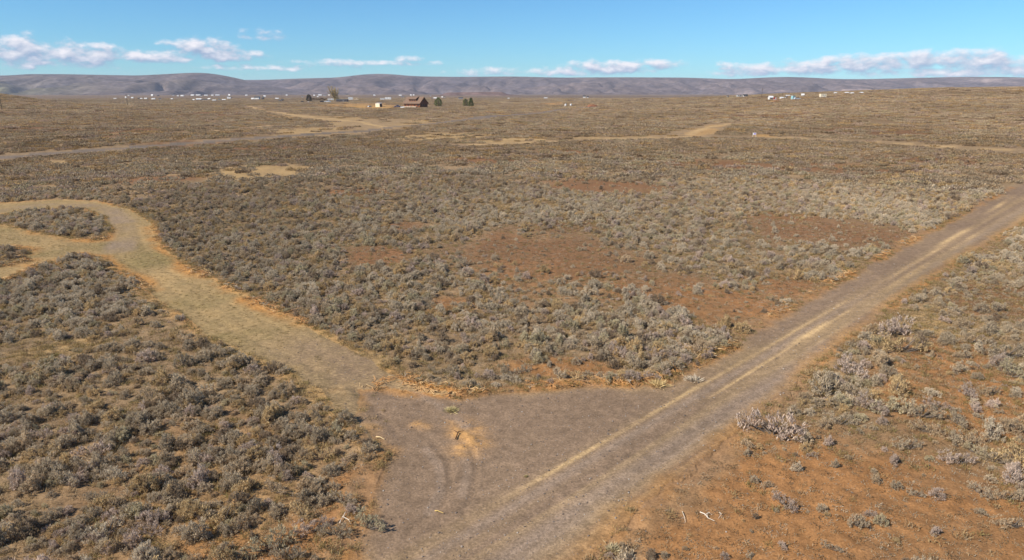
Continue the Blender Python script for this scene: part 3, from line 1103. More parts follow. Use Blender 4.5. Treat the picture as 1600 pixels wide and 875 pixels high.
score = np.where(inview, sz / pf, 0)
score[:nh] += 10
top = np.argsort(-score)[:300]
istop = np.zeros(NB, bool)
istop[top] = True

LANDMARKS = [(1110, 805, 'the bleached branch'), (718, 680, 'the dark stick'), (700, 770, 'the tyre arcs'), (1600, 860, 'the bottom right corner'),
             (0, 860, 'the bottom left corner'), (570, 710, "the track's orange end"), (1250, 525, 'the broad dust streak'), (330, 530, 'the grass track'),
             (900, 600, 'the orange twig row'), (1030, 640, 'the thin dust line'), (1207, 667, 'the biggest roadside bush'), (1420, 625, 'the right thicket'),
             (1590, 700, 'the right photo edge'), (300, 865, 'the lower photo edge'), (1300, 870, 'the lower photo rim'), (10, 620, 'the left photo edge'),
             (980, 870, 'the mauve road bush'), (190, 700, 'the tan grass gap'), (430, 620, 'the track verge'), (470, 790, 'the red dirt gap')]


def where(px, py):
    b = min(LANDMARKS, key=lambda L: math.hypot(px - L[0], (py - L[1]) * 1.3))
    dx, dy = px - b[0], py - b[1]
    if math.hypot(dx, dy) < 18:
        return 'at ' + b[2]
    if abs(dx) > abs(dy) * 1.1:
        w = 'right of' if dx > 0 else 'left of'
    else:
        w = 'below' if dy > 0 else 'above'
    q = 'just ' if math.hypot(dx, dy) < 60 else ''
    return q + w + ' ' + b[2]


nn = np.zeros(NB)
surf_top = surface(bx[top], by[top])
labels = {}
for q, i in enumerate(top):
    d = np.hypot(bx - bx[i], by - by[i])
    crowd = int(np.sum(d < 1.5)) - 1
    s = sz[i] * 1.1
    size = 'tiny' if s < .36 else 'small' if s < .62 else 'medium' if s < .9 else 'large'
    setg = 'alone' if crowd == 0 else 'paired' if crowd == 1 else 'clustered' if crowd <= 4 else 'thronged'
    lab = f"{size} {TN[btint[i]]} {form_names[bform[i]]} sagebrush {setg} {where(ppx[i], ppy[i])}"
    fol, st, _ = PROTO[form_names[bform[i]]]
    e = empty('sagebrush', (bx[i], by[i], bz[i] - .02), brz[i])
    e.scale = (sz[i], sz[i], sz[i] * bhs[i])
    lab = lab.replace(' the ', ' the ')
    tag(e, lab, 'bush', 'sagebrush bushes nearest the camera')
    labels.setdefault(lab, []).append((ppx[i], ppy[i], e))
    f = link_mesh('foliage', fol, e)
    c = np.array(TINTS[TN[btint[i]]]) * rng.uniform(.92, 1.2)
    f.color = (*c, 1)
    link_mesh('stem', st, e)
# tell the few that came out alike apart by their order in the photo
ORD = ['leftmost'] + [w + ' from left,' for w in 'second third fourth fifth sixth seventh eighth ninth tenth eleventh twelfth'.split()]
for lab, items in labels.items():
    if len(items) > 1:
        items.sort(key=lambda t: t[0])
        for k, (_, _, e) in enumerate(items):
            w = 'rightmost' if k == len(items) - 1 else ORD[min(k, 11)]
            e['label'] = w + ' ' + lab

rest = ~istop
P_A = np.stack([bx, by, bz - .02], 1)[rest]
protosA = [unlinked('sagebrush_mass', *PROTO[f][2], SAGE_INST, STEM) for f in form_names] + [unlinked('sagebrush_mass', *sage(f, 300 + q), SAGE_INST, STEM) for q, f in enumerate(form_names)]
nA = len(P_A)
scl = np.stack([sz[rest], sz[rest], sz[rest] * bhs[rest]], 1)
rot = np.stack([rng.normal(size=nA) * .06, rng.normal(size=nA) * .06, brz[rest]], 1)


def zone_tone(x, y):
    k = sstep(75, 230, np.hypot(x, y))[:, None]
    m = .80 + .40 * fbm(x / 55.0, y / 75.0, 145, 3)[:, None]
    return (1.12 * (1 - k) + np.array((.99, .905, .815)) * k) * m


tA = tint_arr[btint[rest]] * rng.uniform(.80, 1.16, (nA, 1)) * zone_tone(bx[rest], by[rest])


# ------------------------------------------------------------------ middle and far brush: patches of many small bushes
def brush_patch(seed, size, count, tufts, bl, smin, smax):
    rg = np.random.default_rng(seed)
    P, D, L = [], [], []
    for _ in range(count):
        c = rg.uniform(-size / 2, size / 2, 2) + rg.normal(size=2) * size * .08
        s = rg.uniform(smin, smax)
        d = norm_rows(rg.normal(size=(tufts, 3)))
        d[:, 2] = np.abs(d[:, 2])
        p = d * np.array((.48, .48, .52)) * s * rg.uniform(.55, 1.0, (tufts, 1)) + np.array((c[0], c[1], .02))
        dd = norm_rows(d * .6 + np.array((0, 0, .6)) + rg.normal(size=(tufts, 3)) * .5)
        P.append(p - dd * bl * .35 * s)
        D.append(dd)
        L.append(np.full(tufts, bl * s) * rg.uniform(.7, 1.3, tufts))
    P, D, L = np.concatenate(P), np.concatenate(D), np.concatenate(L)
    V, F = diamonds(P, D, L, L * .55, rg)
    return V, F


none3 = np.zeros((0, 3))


def patch_zone(name, r0, r1, size, count, tufts, bl, step_area, dens_pow):
    n = int(.5 * (r1 ** 2 - r0 ** 2) * R(92) / step_area)
    x, y = sector_points(n, r0, r1, -46, 46)
    s = surface(x, y)
    k = rng.uniform(size=n) < np.clip(s['bush'] * 1.15, 0, 1) ** dens_pow
    k &= s['edge'] > size * .45
    x, y = x[k], y[k]
    n = len(x)
    z = terrain(x, y)
    protos = [unlinked('brush_patch', *brush_patch(900 + q + int(size), size, count, tufts, bl, .30, 1.05), none3, [], SAGE_INST, STEM) for q in range(5)]
    return name, protos, np.stack([x, y, z], 1), np.stack([np.zeros(n), np.zeros(n), rng.uniform(0, 6.28, n)], 1), np.repeat(rng.uniform(.85, 1.15, (n, 1)), 3, 1), rng.integers(0, 5, n), tint_arr[pick_tints(x, y, n)] * rng.uniform(.82, 1.18, (n, 1)) * zone_tone(x, y) * (.74 + .16 * sstep(200, 480, np.hypot(x, y)))[:, None]  # last factor darkens patch tint, standing in for self-shadow of full bushes


scatter('sagebrush_field', protosA, P_A, rot, scl, bform[rest] + 6 * rng.integers(0, 2, nA), tA)
scatter(*patch_zone('sagebrush_field', RA - 2, 270, 2.6, 13, 34, .27, 3.6, 1.0))
scatter(*patch_zone('sagebrush_field', 268, 560, 4.2, 32, 15, .42, 9.5, 1.0))
scatter(*patch_zone('sagebrush_field', 556, 1050, 7.0, 46, 8, .62, 32.0, .9))
scatter(*patch_zone('sagebrush_field', 1040, 2300, 14.0, 90, 5, .95, 120.0, .9))


# ------------------------------------------------------------------ dry grass, stones, scraped twigs
def tuft_mesh(seed, n, h, spread):
    rg = np.random.default_rng(seed)
    P = np.concatenate([rg.normal(size=(n, 2)) * spread, np.zeros((n, 1))], 1)
    D = norm_rows(np.concatenate([rg.normal(size=(n, 2)) * .6, np.ones((n, 1))], 1))
    return diamonds(P, D, rg.uniform(.5, 1.2, n) * h, .018, rg)


GRASSM = sage_material('dry_grass_blade', True)
gp = [unlinked('grass_tuft', *tuft_mesh(40 + k, 34, .20, .11), none3, [], GRASSM, STEM) for k in range(4)]
x, y = sector_points(150000, 17, 115, -45, 45)
s = surface(x, y)
k = rng.uniform(size=len(x)) < s['grass'] * .62
x, y = x[k], y[k]
n = len(x)
gt = np.array([(.38, .265, .13), (.30, .22, .10), (.24, .19, .075), (.34, .245, .14)])[rng.integers(0, 4, n)]
intr = (s['cls'][k] == 2)
gs = rng.uniform(.5, 1.25, n) * np.where(intr, .42, 1.0)
scatter('dry_grass', gp, np.stack([x, y, gz(x, y) - .01], 1), np.stack([np.zeros(n), np.zeros(n), rng.uniform(0, 6.28, n)], 1), np.stack([gs * 1.2, gs * 1.2, gs], 1), rng.integers(0, 4, n), gt)


def stone_mesh(seed):
    rg = np.random.default_rng(seed)
    bm = bmesh.new()
    bmesh.ops.create_icosphere(bm, subdivisions=1, radius=.5)
    for v in bm.verts:
        v.co *= rg.uniform(.7, 1.15)
        v.co.z *= .6
    me = bpy.data.meshes.new('stone')
    bm.to_mesh(me)
    bm.free()
    return me


def tint_material(name, rough=.9):
    m, T, b = new_mat(name)
    at = T.node('ShaderNodeAttribute', attribute_name='tint', attribute_type='INSTANCER')
    T.put(b.inputs['Base Color'], at.outputs['Color'])
    b.inputs['Roughness'].default_value = rough
    return m


STONEM = tint_material('stone_chip')
sp = []
for k in range(4):
    me = stone_mesh(k)
    me.materials.append(STONEM)
    sp.append(bpy.data.objects.new('stone', me))
x, y = sector_points(60000, 17, 75, -40, 42)
s = surface(x, y)
k = rng.uniform(size=len(x)) < s['stone'] * .8
x, y = x[k], y[k]
n = len(x)
ss = np.clip(rng.lognormal(-3.15, .42, n), .02, .14)
sc_ = np.array([(.155, .12, .098), (.22, .18, .15), (.11, .085, .07), (.33, .29, .25)])[rng.choice(4, n, p=[.42, .3, .2, .08])]
scatter('gravel_stones', sp, np.stack([x, y, gz(x, y) + ss * .12], 1), rng.uniform(0, 6.28, (n, 3)) * np.array((.1, .1, 1)), np.repeat(ss[:, None], 3, 1), rng.integers(0, 4, n), sc_)

TWIGM = tint_material('split_wood')


def twig_mesh(seed):
    rg = np.random.default_rng(seed)
    VV, FF = [], []
    for q in range(4):
        a = rg.uniform(0, 6.28)
        L = rg.uniform(.18, .5)
        c = np.array((rg.normal() * .14, rg.normal() * .14, .03))
        d = np.array((math.cos(a), math.sin(a), rg.uniform(-.1, .35)))
        v, f = tube([c - d * L / 2, c + np.array((0, 0, rg.uniform(0, .05))), c + d * L / 2], .022, .009, 4)
        o = len(VV)
        VV += v
        FF += [tuple(t + o for t in g) for g in f]
    return np.array([tuple(v) for v in VV]), np.array(FF)


tp = [unlinked('twig', *twig_mesh(60 + k), none3, [], TWIGM, STEM) for k in range(5)]
x, y = sector_points(110000, 17, 90, -44, 40)
s = surface(x, y)
k = rng.uniform(size=len(x)) < s['debris'] * .9
x, y = x[k], y[k]
n = len(x)
tc_ = np.array([(.50, .27, .11), (.42, .21, .08), (.60, .40, .20), (.28, .16, .08), (.36, .30, .22)])[rng.choice(5, n, p=[.36, .26, .18, .12, .08])]
scatter('scraped_twigs', tp, np.stack([x, y, gz(x, y) + .03], 1), np.stack([rng.normal(size=n) * .25, rng.normal(size=n) * .25, rng.uniform(0, 6.28, n)], 1), np.repeat(rng.uniform(.5, 1.25, (n, 1)), 3, 1), rng.integers(0, 5, n), tc_)

# low dead forbs dotted over the red soil
fp = [unlinked('forb', *tuft_mesh(80 + k, 18, .11, .07), none3, [], GRASSM, STEM) for k in range(3)]
x, y = sector_points(260000, 17, 95, -44, 45)
s = surface(x, y)
k = rng.uniform(size=len(x)) < np.clip(.62 + .3 * s['red'] - .34 * s['bare'], 0, 1) * .42 * (s['edge'] > .4)
x, y = x[k], y[k]
n = len(x)
ft = np.array([(.14, .095, .055), (.24, .165, .09), (.40, .33, .24), (.32, .24, .15)])[rng.integers(0, 4, n)]
fs = rng.uniform(.4, 1.3, n)
scatter('low_forbs', fp, np.stack([x, y, gz(x, y) - .01], 1), np.stack([np.zeros(n), np.zeros(n), rng.uniform(0, 6.28, n)], 1), np.stack([fs * 1.4, fs * 1.4, fs * .8], 1), rng.integers(0, 3, n), ft)
#@@OBJECTS@@
# ------------------------------------------------------------------ builders for the things on the plain
MATS = {}


def M(name, col, rough=.8, **kw):
    if name not in MATS:
        MATS[name] = plain_mat(name, col, rough, .08, .7, **kw)
    return MATS[name]


WHITE = M('white_siding', (.62, .60, .57))
CREAM = M('cream_siding', (.68, .58, .42))
TAN = M('tan_siding', (.50, .36, .22))
GREYW = M('grey_siding', (.42, .42, .42))
DARKW = M('dark_siding', (.075, .065, .062))
LOG = M('log_wall', (.210, .075, .028), .7)
SHINGLE = M('brown_shingle', (.165, .105, .072), .9)
GREYROOF = M('grey_roof', (.26, .25, .25), .6)
DARKROOF = M('dark_roof', (.06, .057, .06), .7)
WHITEROOF = M('white_roof', (.60, .59, .58), .5)
GLASS = M('window_glass', (.03, .035, .045), .08, spec=.6)
TRIM = M('pale_deck', (.55, .46, .36))
WOODP = M('pole_wood', (.085, .065, .05), .9)
TYRE = M('tyre_rubber', (.02, .02, .02), .9)
BLUEP = M('blue_paint', (.045, .065, .16), .3, spec=.5)
SILVER = M('silver_paint', (.45, .47, .50), .3, spec=.5)
BLACKP = M('black_paint', (.022, .022, .026), .3, spec=.5)
WHITEP = M('white_paint', (.80, .80, .80), .3, spec=.5)
REDP = M('red_paint', (.34, .055, .035), .5)
CYANP = M('turquoise_paint', (.24, .42, .44), .5)
BLEACH = M('bleached_wood', (.62, .53, .42), .9)
DARKSTICK = M('dark_wood', (.085, .045, .025), .9)
VIOLET = M('violet_print', (.24, .18, .46), .6)
RUST = M('rusty_scrap', (.20, .085, .045), .9)


def bm_obj(name, bm, mat, parent, smooth=False):
    me = bpy.data.meshes.new(name)
    bmesh.ops.recalc_face_normals(bm, faces=bm.faces)
    if smooth:
        for f in bm.faces:
            f.smooth = True
    bm.to_mesh(me)
    bm.free()
    me.materials.append(mat)
    return link_mesh(name, me, parent)


def add_box(bm, c, s):
    r = bmesh.ops.create_cube(bm, size=1.0)
    for v in r['verts']:
        v.co = Vector((v.co.x * s[0] + c[0], v.co.y * s[1] + c[1], v.co.z * s[2] + c[2]))
    return r['verts']


def box(name, c, s, mat, parent, bevel=0):
    bm = bmesh.new()
    add_box(bm, c, s)
    if bevel:
        bmesh.ops.bevel(bm, geom=bm.edges[:], offset=bevel, segments=1, affect='EDGES')
    return bm_obj(name, bm, mat, parent)


def extrude_profile(name, prof, x0, x1, mat, parent):
    """profile of (y, z) points swept along x"""
    bm = bmesh.new()
    a = [bm.verts.new((x0, y, z)) for y, z in prof]
    b = [bm.verts.new((x1, y, z)) for y, z in prof]
    bm.faces.new(a)
    bm.faces.new(b[::-1])
    n = len(prof)
    for i in range(n):
        bm.faces.new((a[i], b[i], b[(i + 1) % n], a[(i + 1) % n]))
    return bm_obj(name, bm, mat, parent)


def tube_obj(name, pts, r0, r1, mat, parent=None, sides=6):
    v, f = tube(pts, r0, r1, sides)
    n = len(v)
    me = bpy.data.meshes.new(name)
    me.from_pydata([tuple(p) for p in v], [], f + [tuple(range(sides))[::-1], tuple(range(n - sides, n))])
    me.materials.append(mat)
    return link_mesh(name, me, parent)


def spot(px, py):
    """world point under a pixel and the metres per pixel there"""
    p = unproj(px, py)
    depth = p.y * math.cos(PITCH) + (CAM_H - p.z) * math.sin(PITCH)
    return p, depth / FPX


def gable(name, loc, L, W, eave, peak, rz, wall, roof, label, cat, group=None, openings=True):
    e = empty(name, loc, rz)
    tag(e, label, cat, group)
    extrude_profile('wall', [(-W / 2, -.4), (W / 2, -.4), (W / 2, eave), (0, peak - .12), (-W / 2, eave)], -L / 2, L / 2, wall, e)
    o = .35
    k = (peak - eave) / (W / 2)
    extrude_profile('roof', [(-W / 2 - o, eave - k * o), (0, peak), (W / 2 + o, eave - k * o), (W / 2 + o, eave - k * o + .22), (0, peak + .24), (-W / 2 - o, eave - k * o + .22)],
                    -L / 2 - o, L / 2 + o, roof, e)
    if openings:
        box('door', (L * .08, -W / 2 - .03, 1.05), (1.0, .10, 2.1), DARKW, e)
        for fx in (-.3, .32):
            box('window', (L * fx, -W / 2 - .03, 1.6), (1.5, .10, 1.1), GLASS, e)
    return e


def trailer(name, loc, L, W, H, rz, wall, label, cat, group=None, roofm=None):
    e = empty(name, loc, rz)
    tag(e, label, cat, group)
    box('body', (0, 0, .55 + H / 2), (L, W, H), wall, e, .12)
    box('skirt', (0, 0, .2), (L * .97, W * .95, .69), GREYW, e)
    box('roof', (0, 0, .55 + H + .08), (L + .2, W + .2, .15), roofm or GREYROOF, e)
    box('door', (L * .12, -W / 2 - .03, 1.55), (.85, .08, 1.9), GREYW, e)
    for fx in (-.32, -.08, .34):
        box('window', (L * fx, -W / 2 - .03, .55 + H * .6), (L * .1, .08, H * .3), GLASS, e)
    return e


def vehicle(name, loc, rz, paint, label, cat, kind='pickup', sc=1.0, group=None):
    e = empty(name, loc, rz)
    e.scale = (sc,) * 3
    tag(e, label, cat, group)
    if kind == 'pickup':
        prof = [(-2.7, .45), (2.7, .45), (2.75, .8), (2.65, 1.05), (1.45, 1.15), (.95, 1.82), (-.75, 1.82), (-.95, 1.12), (-2.7, 1.12)]
        glass = [(1.30, 1.17), (.88, 1.75), (-.68, 1.75), (-.8, 1.17)]
    else:
        prof = [(-2.4, .4), (2.4, .4), (2.45, .75), (2.3, .95), (1.3, 1.05), (.7, 1.6), (-1.7, 1.62), (-2.35, 1.05)]
        glass = [(1.12, 1.08), (.66, 1.54), (-1.62, 1.55), (-2.05, 1.08)]
    b = extrude_profile('body', prof, -.93, .93, paint, e)
    b.rotation_euler = (0, 0, -math.pi / 2)
    g = extrude_profile('cab_window', glass, -.945, .945, GLASS, e)
    g.rotation_euler = (0, 0, -math.pi / 2)
    for sx in (-1.65, 1.65):
        for sy in (-.82, .82):
            bm = bmesh.new()
            bmesh.ops.create_cone(bm, segments=12, radius1=.38, radius2=.38, depth=.26, cap_ends=True)
            w = bm_obj('wheel', bm, TYRE, e)
            w.location = (sx, sy, .38)
            w.rotation_euler = (math.pi / 2, 0, 0)
    return e


def leaf_mass(name, P, D, L, W, mat, parent, seed):
    V, F = diamonds(P, D, L, W, np.random.default_rng(seed))
    return link_mesh(name, np_mesh(name, V, F, [mat]), parent)


def leaf_mat(name, col, trans=.25):
    m, T, b = new_mat(name)
    geo = T.node('ShaderNodeNewGeometry')
    f = T.ramp(geo.outputs['Random Per Island'], 0, 1, .6, 1.4, False)
    c = T.mix(1.0, tuple(col) + (1.0,), T.vec(f, f, f), 'MULTIPLY')
    T.put(b.inputs['Base Color'], c)
    b.inputs['Roughness'].default_value = .9
    return m


EVER = leaf_mat('evergreen_needles', (.120, .135, .045))
EVER2 = leaf_mat('dark_needles', (.060, .055, .030))
WILLOW = leaf_mat('bare_twigs', (.36, .26, .09))
BROWNB = leaf_mat('bare_brown_brush', (.105, .070, .048))


def evergreen(px, py, wpx, hpx, label, mat=None, kind='ovoid', seed=1):
    p, mpp = spot(px, py)
    w, h = wpx * mpp, hpx * mpp
    e = empty('evergreen_tree', p)
    tag(e, label, 'tree')
    rg = np.random.default_rng(seed)
    tube_obj('trunk', [(0, 0, -.4), (.05, 0, h * .4), (0, .05, h * .85)], w * .035, w * .012, WOODP, e)
    n = 1500
    t = rg.uniform(.06, 1, n)
    ph = rg.uniform(0, 6.283, n)
    if kind == 'ovoid':
        rad = np.sin(np.clip(t, 0, 1) ** .75 * math.pi) ** .6
    else:
        rad = np.clip(1.12 - t, 0, 1) ** .75 * sstep(0, .12, t)
    rad = rad * (1 + .28 * (vnoise(ph * 2.2, t * 6, seed) - .5) * 2)
    k = np.sqrt(rg.uniform(.25, 1, n))
    P = np.stack([np.cos(ph) * rad * k * w / 2, np.sin(ph) * rad * k * w / 2, t * h], 1)
    D = norm_rows(np.stack([np.cos(ph), np.sin(ph), rg.uniform(-.2, .8, n)], 1) + rg.normal(size=(n, 3)) * .5)
    leaf_mass('crown', P - D * .3, D, rg.uniform(.06, .12, n) * h, .045 * h, mat or EVER, e, seed)
    return e


# ------------------------------------------------------------------ log house and its yard
p, mpp = spot(648, 168.3)
e = empty('log_house', p + Vector((0, 9, .7)), R(-30))
tag(e, 'large reddish brown log house with dormer and dark right gable on the plain', 'house')
L, W, EV, PK = 20.5, 13.2, 4.1, 9.7
bm = bmesh.new()
nlog = 9
for k in range(nlog):                                   # log courses, alternately proud
    z0, z1 = -.4 + k * (EV + .4) / nlog, -.4 + (k + 1) * (EV + .4) / nlog
    d = .10 if k % 2 else 0.0
    add_box(bm, (0, 0, (z0 + z1) / 2), (L + d, W + d, z1 - z0 - .01))
bm_obj('wall', bm, LOG, e)
extrude_profile('gable_wall', [(-W / 2, EV), (W / 2, EV), (0, PK - .35)], -L / 2, L / 2, LOG, e)
k = (PK - EV) / (W / 2)
rf = extrude_profile('roof', [(-W / 2 - 1.1, EV - k * 1.1), (0, PK), (W / 2 + 1.1, EV - k * 1.1), (W / 2 + 1.1, EV - k * 1.1 + .35), (0, PK + .38), (-W / 2 - 1.1, EV - k * 1.1 + .35)],
                     -L / 2 - 1.0, L / 2 + .9, SHINGLE, e)
dm_ = extrude_profile('dormer_wall', [(-W / 2 + 1.4, EV + 1.2), (-W / 2 + 1.4, EV + 3.7), (-1.4, EV + 4.6), (-1.4, EV + 1.2)], -4.8, 4.2, LOG, e)
extrude_profile('dormer_roof', [(-W / 2 + .7, EV + 3.6), (-.6, EV + 6.05), (-.6, EV + 6.35), (-W / 2 + .7, EV + 3.9)], -5.4, 4.8, SHINGLE, rf)
for x0 in (-3.0, -.3, 2.4):
    box('window', (x0, -W / 2 + 1.37, EV + 2.5), (1.7, .1, 1.3), GLASS, dm_)
for x0 in (-8.5, -4.5, 3.5, 8.0):
    box('window', (x0, -W / 2 - .08, 1.8), (1.9, .1, 1.4), GLASS, e)
box('door', (-.6, -W / 2 - .08, 1.1), (1.2, .1, 2.2), DARKW, e)
for y0 in (-3.6, 0.2, 3.8):
    box('window', (L / 2 + .08, y0, 1.8), (.1, 1.6, 1.4), GLASS, e)
box('window', (L / 2 + .04, 0, EV + 2.4), (.1, 2.6, 2.2), GLASS, e)
box('deck', (-1.0, -W / 2 - 1.7, .15), (L * .82, 3.0, .7), TRIM, e)
for q in range(6):
    box('porch_post', (-9.6 + q * 3.7, -W / 2 - 2.9, 1.5), (.22, .22, 2.0), LOG, e)
tube_obj('chimney', [(-6, 1.2, PK - 2), (-6, 1.2, PK + 1.3)], .42, .42, GREYW, rf)

p, mpp = spot(621, 167.6)
vehicle('pickup_truck', p, R(8), BLUEP, 'dark blue pickup truck parked left of the log house', 'truck', 'pickup', 1.25)
p, mpp = spot(629, 168.8)
vehicle('parked_car', p, R(-35), WHITEP, 'small white car nosed up to the log house deck', 'car', 'car', .9)
p, mpp = spot(592, 167.2)
e = empty('shed', p, R(-32))
tag(e, 'cream box shed with black open right end, left of the log house', 'shed')
S6 = 6.2
box('wall', (0, 0, 1.9), (S6, 4.2, 4.1), CREAM, e)
extrude_profile('roof', [(-2.35, 3.9), (2.35, 4.3), (2.35, 4.45), (-2.35, 4.1)], -S6 / 2 - .2, S6 / 2 + .2, WHITEROOF, e)
box('doorway_shade', (S6 / 2 + .03, 0, 1.75), (.1, 3.7, 3.4), DARKW, e)  # flat dark panel painted as the shaded inside of the open end
p, mpp = spot(577.5, 167.5)
vehicle('parked_car', p, R(60), SILVER, 'small silver car left of the cream shed', 'car', 'car', .9)
evergreen(685, 166.5, 12.5, 13.5, 'round dark evergreen tree right of the log house', None, 'ovoid', 3)
evergreen(727.5, 166.3, 9, 11.5, 'paler left one of two evergreens right of the log house', leaf_mat('pale_needles', (.165, .165, .065)), 'ovoid', 4)
evergreen(736, 166.5, 9.5, 13.0, 'darker right one of two evergreens right of the log house', None, 'cone', 5)

# ------------------------------------------------------------------ homestead row with the bare tree
p, mpp = spot(523, 158.6)
e = empty('bare_tree', p)
tag(e, 'tall leafless yellowish tree rising over the homestead row', 'tree')
rg = np.random.default_rng(12)
hT = 24.5 * mpp
TB = M('willow_bark', (.16, .115, .06), .9)
tube_obj('trunk', [(0, 0, -1), (.2, .1, hT * .12), (-.3, 0, hT * .25)], hT * .030, hT * .020, TB, e, 8)
ends = []
VV, FF = [], []
for q in range(17):
    a = rg.uniform(0, 6.283)
    sp_ = rg.uniform(.06, .36)
    hh = rg.uniform(.62, 1.0) * (1 - .45 * (sp_ - .06))
    skew = -.10
    b0 = np.array((0, 0, hT * rg.uniform(.08, .24)))
    t1 = np.array((math.cos(a) * sp_ * hT * .55 + skew * hT * .3, math.sin(a) * sp_ * hT * .55, hT * hh * .55))
    t2 = np.array((math.cos(a) * sp_ * hT + skew * hT, math.sin(a) * sp_ * hT, hT * hh))
    v, f = tube([b0, t1, t2], hT * .012, hT * .003, 5)
    o = len(VV)
    VV += v
    FF += [tuple(t + o for t in g) for g in f]
    for s_ in np.linspace(.3, 1, 9):
        w = b0 * (1 - s_) ** 2 + 2 * t1 * s_ * (1 - s_) + t2 * s_ ** 2
        ends.append((w, (t2 - t1) / np.linalg.norm(t2 - t1)))
me = bpy.data.meshes.new('limb')
me.from_pydata([tuple(v) for v in VV], [], FF)
me.materials.append(TB)
link_mesh('limb', me, e)
P, D = [], []
for w, d in ends:
    for q in range(13):
        P.append(w + rg.normal(size=3) * hT * .02)
        D.append(d + rg.normal(size=3) * .45)
for q in range(500):                                    # denser lower right skirt of twigs
    P.append(np.array((rg.normal() * .09 + .13, rg.normal() * .1, abs(rg.normal()) * .14 + .06)) * hT)
    D.append(np.array((rg.normal() * .4, rg.normal() * .4, 1.0)))
leaf_mass('twigs', np.array(P), norm_rows(np.array(D)), rg.uniform(.05, .13, len(P)) * hT, .0075 * hT, WILLOW, e, 5)
evergreen(483, 158.5, 8.5, 10.5, 'dark blackish round juniper at the left end of the homestead row', EVER2, 'ovoid', 9)


def hedge(x0, x1, py, hpx, label):
    a, mpp = spot(x0, py)
    b, _ = spot(x1, py)
    e = empty('brush_row', (a + b) / 2)
    tag(e, label, 'hedge')
    rg = np.random.default_rng(int(x0))
    n = 900
    t = rg.uniform(-.5, .5, n)
    h = hpx * mpp * (.55 + .45 * vnoise(t * 14, t * 0, 3))
    P = np.stack([t * (b - a).x, t * (b - a).y + rg.normal(size=n) * 1.2, h * np.sqrt(rg.uniform(.02, 1, n))], 1)
    D = norm_rows(rg.normal(size=(n, 3)) + np.array((0, 0, .8)))
    leaf_mass('twigs', P, D, rg.uniform(.8, 1.8, n), .5, BROWNB, e, 2)
    for q in np.linspace(-.45, .45, 9):
        tube_obj('stem', [(q * (b - a).x, q * (b - a).y, -.3), (q * (b - a).x, q * (b - a).y, hpx * mpp * .6)], .12, .06, WOODP, e, 5)


hedge(485, 511, 157.6, 4.5, 'long dark brown bare hedge between the juniper and the bare tree')
HS = 'homestead vehicles and sheds round the bare tree'
for (x, y, w, kind, paint, rz, lab) in [
        (473, 159.6, 6, 'car', BLACKP, 10, 'dark car at the far left of the homestead row'),
        (482.5, 159.8, 3.5, 'car', WHITEP, 70, 'white car parked under the dark juniper'),
        (504, 159.9, 8, 'car', BLACKP, 5, 'low black car before the brown hedge'),
        (512, 160.0, 9, 'pickup', SILVER, -5, 'silver blue pickup left of the bare tree trunk')]:
    p, mpp = spot(x, y)
    vehicle('pickup_truck' if kind == 'pickup' else 'parked_car', p, R(rz), paint, lab, 'truck' if kind == 'pickup' else 'car', kind, w * mpp / 5.0, HS)
for (x, y, w, h, wall, rz, lab, rf) in [
        (517, 156.8, 9, 3.0, WHITE, 5, 'white camper trailer just left of the bare tree', WHITEROOF),
        (535, 159.2, 18, 4.2, DARKW, -4, 'long dark mobile home right of the bare tree', SILVER),
        (548, 156.2, 7, 4.4, WHITE, 3, 'white trailer house right of the dark mobile home', GREYROOF),
        (556.5, 156.4, 8, 4.0, TAN, 2, 'tan trailer house at the right end of the homestead row', GREYROOF),
        (597.5, 156.0, 6.5, 2.6, WHITE, 4, 'low white camper beyond the cream shed', WHITEROOF),
        (606.5, 155.6, 9.5, 3.8, WHITE, -3, 'white trailer house beyond the log house roof', DARKROOF)]:
    p, mpp = spot(x, y)
    trailer('trailer_house', p, w * mpp, max(3.0, w * mpp * .28), max(2.3, h * mpp - .7), R(rz), wall, lab, 'trailer', HS, rf)
p, mpp = spot(522, 160.0)
e = empty('scrap_pile', p)
tag(e, 'small pale tan scrap pile at the foot of the bare tree', 'scrap pile', HS)
rg = np.random.default_rng(3)
for q in range(7):
    b = box('board', (rg.normal() * .9, rg.normal() * .8, .3 + .22 * q), (2.6, .5, .18), TAN, e)
    b.rotation_euler = (rg.normal() * .2, rg.normal() * .2, rg.uniform(0, 3))

